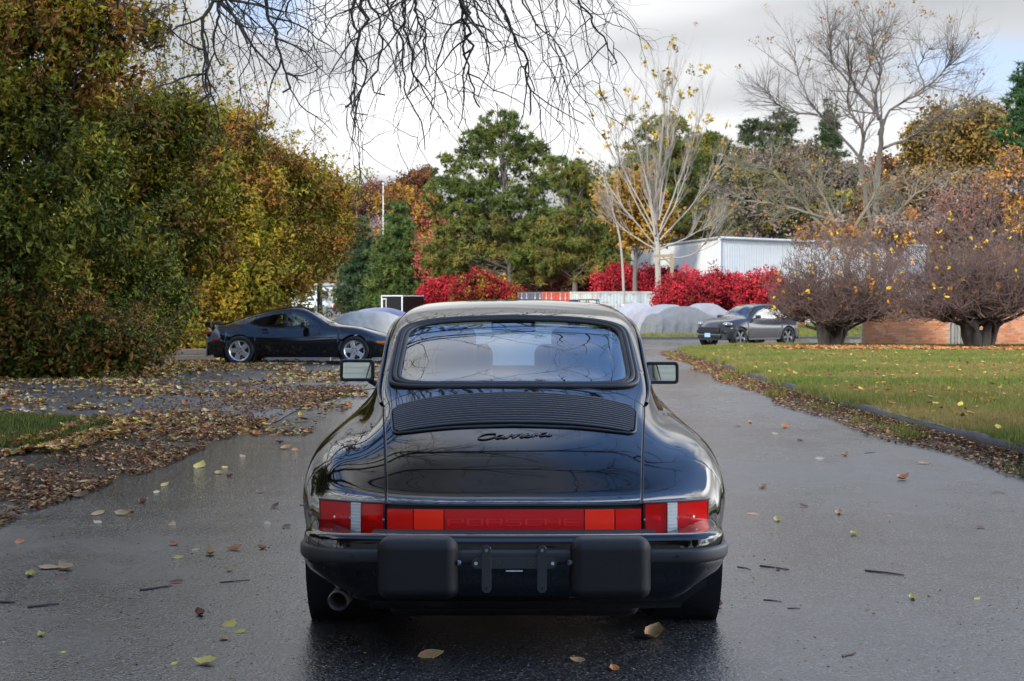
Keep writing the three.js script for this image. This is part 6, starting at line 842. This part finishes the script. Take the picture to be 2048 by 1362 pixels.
// one fallen leaf, curled; length 1 along x
function fallen(curl, seed) { const r = rng(seed), n = 5, P = []; for (let i = 0; i <= n; i++) { const t = i / n, w = Math.sin(Math.PI * Math.pow(t, 0.8)) * 0.30 + 0.004, z = curl * (t - 0.5) ** 2 * 1.4; P.push([-1, -0.5, 0, 0.5, 1].map(q => [t - 0.5, z + curl * 0.9 * (q * w) ** 2 * 3 + 0.03 * (r() - 0.5), q * w])); } const g = gridGeo(P); g.computeBoundingBox(); g.translate(0, -g.boundingBox.min.y, 0); return g; }
const LC = { tan: [.38, .235, .10], yellow: [.46, .36, .08], red: [.16, .05, .028], orange: [.40, .15, .045], brown: [.145, .078, .042], pale: [.42, .34, .20] };
const leafGeos = [fallen(0.25, 1), fallen(0.6, 2), fallen(0.9, 3), fallen(0.1, 4)];
const litter = (name, label, n, place, size, pal, seed, geo = leafGeos[1], rise = 0.004) => { const rnd = rng(seed), list = []; let guard = 0; while (list.length < n && guard++ < n * 30) { const q = place(rnd); if (!q) continue; const c = pick(pal.map(k => LC[k]), rnd); list.push({ p: V3(q[0], q[2] + rise + 0.02 * rnd() * (q[3] || 0), -q[1]), s: size * (0.35 + 1.1 * rnd()), c }); } const rnd2 = rng(seed + 1); return stuff(scatter(scene, name, geo, dryMat, list, rnd2, null, 0.7), label, 'leaf litter'); };
const roadY = (x, d) => gy(x, d) + (d > 14.9 ? 0.003 : -0.006) + roadBump(x, d);
litter('leaf_litter', 'yellow and brown leaves strewn over the side lot', 15000, r => { const d = 13.5 + 20 * r(), x = -2.0 - 11 * r(); if (x < -d * 0.37 - 1) return; const edge = -2.95 + 0.045 * (d - 8); if (x > edge + 1.6) return; const n = fbm(x * 0.8, d * 0.9, 4, 4), near = sstep(-9, -4, x); if (r() > clamp(1.5 * sstep(0.38 + 0.10 * near, 0.58 + 0.1 * near, n) + 0.25 * (1 - near) + 0.06)) return; return [x, d, roadY(x, d), 1]; }, 0.085, ['tan', 'tan', 'yellow', 'brown', 'pale', 'orange'], 1101);
litter('leaf_mulch', 'brown leaf mulch gathered along the broken edge of the drive', 12000, r => { const d = 8 + 14 * r(), e = -2.75 + 0.045 * (d - 8) + 0.5 * (fbm(d * 0.6, 2, 5, 3) - 0.5), x = e - 0.15 - (r() * r()) * 2.4; const n = fbm(x * 1.2, d * 0.9, 7, 4); if (x < -d * 0.37 - 0.5 || islandIn(x, d) && r() < 0.75 || r() > sstep(0.36, 0.52, n) + 0.1) return; return [x, d, (islandIn(x, d) ? gy(x, d) + islandH(x, d) : roadY(x, d)), 2]; }, 0.040, ['brown', 'brown', 'tan', 'red', 'tan'], 1103);
litter('kerb_mulch', 'brown leaf crumbs lying along the foot of the lawn kerb', 26000, r => { const d = 8 + 40 * Math.pow(r(), 1.4), w = 0.20 + 0.45 * fbm(d * 0.5, 1, 3, 4), x = kerbX(d) - w * (r() ** 1.4) * 1.2 + 0.05; return [x, d, gy(x, d) - 0.006 + roadBump(x, d) + 0.05 * sstep(kerbX(d) - 0.25, kerbX(d), x), 1.5]; }, 0.032, ['brown', 'brown', 'red', 'brown', 'tan', 'tan'], 1105);
litter('orange_leaves', 'orange brown leaves lying under the pruned trees', 14000, r => { const d = 37 + 12 * r(), x = 7 + 13 * r(), n = fbm(x * 0.5, d * 0.45, 9, 4), c = 43.2 - 0.15 * (x - 12) + 2.5 * (n - 0.5); if (r() > Math.exp(-((d - c) ** 2) / 6) * sstep(7, 10, x)) return; return [x, d, gy(x, d) + lawnH(x, d) + 0.02, 2]; }, 0.125, ['orange', 'orange', 'orange', 'tan', 'brown'], 1107);
litter('lawn_leaves', 'scattered leaves over the lawn', 2600, r => { const d = 12 + 38 * r(), x = kerbX(Math.min(d, 50)) + 0.3 + 11 * r(); if (x > d * 0.37 + 0.5) return; return [x, d, gy(x, d) + lawnH(x, d) + 0.02, 1]; }, 0.075, ['tan', 'orange', 'brown', 'yellow'], 1109);
litter('hedge_floor_leaves', 'leaf carpet under the hedge', 5000, r => { const d = 23 + 12 * r(), x = -14 + 9 * r(); if (x < -d * 0.37 - 1 || x > -4.5 - 0.15 * (36 - d)) return; return [x, d, roadY(x, d), 2]; }, 0.09, ['tan', 'brown', 'yellow', 'brown'], 1111);
litter('drifted_leaves', 'tan and brown leaves drifted against the grass island edge', 2600, r => { const side = r() < 0.5, e = side ? -0.35 + 0.5 * r() : 4.5 * r(), x = -4.15 - e, f = 11.66 + 0.14 * Math.max(0, e) + 0.9 * Math.max(0, 1 - Math.max(0, e) / 0.9) ** 2, d = side ? lerp(12.4, 15.4, r()) : f - 0.45 * r() + 0.15; return [x, d, islandIn(x, d) ? gy(x, d) + islandH(x, d) : roadY(x, d) + 0.01, 2]; }, 0.075, ['tan', 'brown', 'orange', 'tan', 'yellow'], 1115);
// small grit, chaff and needles on the asphalt
litter('road_chaff', 'fine chaff and needles on the wet asphalt', 3500, r => { const d = 4.6 + 16 * r() * r(), x = (r() * 2 - 1) * Math.min(3.9, d * 0.37); if (r() > 0.35 + 0.65 * sstep(1, -3, x)) return; return [x, d, gy(x, d) - 0.008 + roadBump(x, d), 0]; }, 0.012, ['brown', 'brown', 'brown', 'tan'], 1113, leafGeos[3]);
// leaves that can be told apart, one by one
const leafMats = Object.fromEntries(Object.entries(LC).map(([k, c]) => [k, M(...c, 0.65)]));
function leafAt(px, py, kind, lenPx, k) { const g = groundAt(px, py), x = g.x, d = -g.z; const m = new THREE.Mesh(leafGeos[k % 4], leafMats[kind]); m.name = numbered('fallen_leaf'); m.castShadow = m.receiveShadow = true; m.position.set(x, gy(x, d) + roadBump(x, d) - 0.005, -d); const s = 1.15 * lenPx * d / F, tilt = 0.10 + 0.32 * ((k * 0.618) % 1); m.scale.set(s, s, s); m.rotation.set(tilt, k * 2.399, 0, 'XYZ'); m.position.y += 0.22 * s * Math.sin(tilt); const word = { tan: 'tan', yellow: 'yellow', red: 'dark red', orange: 'orange', brown: 'brown', pale: 'pale straw coloured' }[kind]; m.userData = { label: `single curled ${word} leaf lying on the wet driveway`, category: 'leaf', group: 'fallen leaves on the driveway' }; scene.add(m); }
[[100, 1137, 'tan', 44], [131, 1138, 'tan', 40], [60, 1152, 'yellow', 26], [122, 1158, 'brown', 36], [352, 1165, 'red', 26], [348, 1090, 'orange', 24], [421, 1108, 'tan', 32], [391, 1100, 'tan', 20], [357, 1116, 'yellow', 20], [458, 1142, 'tan', 20], [400, 1229, 'red', 30], [460, 1250, 'yellow', 38], [480, 1263, 'yellow', 24], [450, 1277, 'tan', 26], [82, 1270, 'yellow', 20], [126, 1304, 'yellow', 16], [349, 1326, 'yellow', 16], [410, 1325, 'yellow', 44], [285, 1006, 'red', 22], [345, 1049, 'tan', 22], [195, 1029, 'tan', 30], [245, 1030, 'tan', 28], [264, 1024, 'orange', 14], [313, 985, 'pale', 20], [330, 971, 'yellow', 20], [468, 1099, 'orange', 30], [525, 1097, 'orange', 20], [535, 1047, 'pale', 20], [572, 1055, 'brown', 24], [440, 948, 'tan', 20], [458, 954, 'red', 18], [450, 935, 'yellow', 18], [400, 934, 'yellow', 34], [570, 897, 'tan', 26], [560, 884, 'brown', 20], [485, 912, 'tan', 16], [590, 900, 'orange', 20], [92, 880, 'tan', 26], [88, 962, 'brown', 26], [20, 1014, 'brown', 26], [40, 1085, 'orange', 26], [160, 995, 'brown', 36], [178, 974, 'tan', 34], [195, 1045, 'pale', 20], [520, 985, 'brown', 24], [550, 1015, 'brown', 22],
  [1525, 975, 'tan', 20], [1508, 1027, 'tan', 26], [1607, 1013, 'brown', 22], [1678, 1026, 'tan', 24], [1805, 958, 'orange', 28], [1995, 986, 'brown', 26], [1960, 1054, 'brown', 22], [1570, 854, 'orange', 22], [1690, 910, 'tan', 18], [1640, 917, 'pale', 18], [1550, 867, 'pale', 14], [1555, 1040, 'yellow', 22], [1708, 1067, 'yellow', 20], [1778, 1030, 'orange', 12], [1848, 926, 'tan', 22], [1780, 868, 'orange', 24], [1306, 1273, 'tan', 54], [862, 1311, 'tan', 48], [1155, 1320, 'tan', 30], [1230, 1338, 'orange', 28], [1436, 1211, 'tan', 28], [626, 1203, 'orange', 26], [1735, 1218, 'red', 10], [1555, 1138, 'brown', 14], [1825, 1195, 'yellow', 22], [1955, 1195, 'yellow', 16], [1475, 853, 'brown', 14], [1600, 880, 'brown', 14], [1500, 845, 'tan', 14]].forEach(([x, y, c, s], k) => leafAt(x, y, c, s, k));
// fallen sticks
[[1520, 1130, 1578, 1138, .004], [1730, 1139, 1808, 1148, .005], [1475, 1132, 1502, 1138, .003], [1527, 1198, 1563, 1202, .003], [1685, 1312, 1712, 1303, .004], [1575, 1215, 1600, 1215, .0025], [600, 1010, 640, 1016, .003], [280, 1181, 345, 1172, .005], [0, 1205, 30, 1206, .006], [55, 1215, 118, 1208, .006], [440, 1165, 500, 1160, .003], [1730, 905, 1752, 903, .004]].forEach(([a, b, c, d, r], k) => { const p = groundAt(a, b), q = groundAt(c, d), m = p.clone().lerp(q, 0.5); for (const v of [p, q, m]) v.y += r * 0.7 + roadBump(v.x, -v.z) - 0.004; m.x += 0.01; m.y += 0.001; const long = p.distanceTo(q); single('fallen_stick', tube1([p, m, q], t => lerp(r, r * 0.5, t), 6), twigBrown, long > 0.14 ? 'thin brown stick lying on the wet driveway' : 'short bit of twig lying on the wet driveway', 'stick', 'sticks on the driveway'); });
renderer.render(scene, camera);
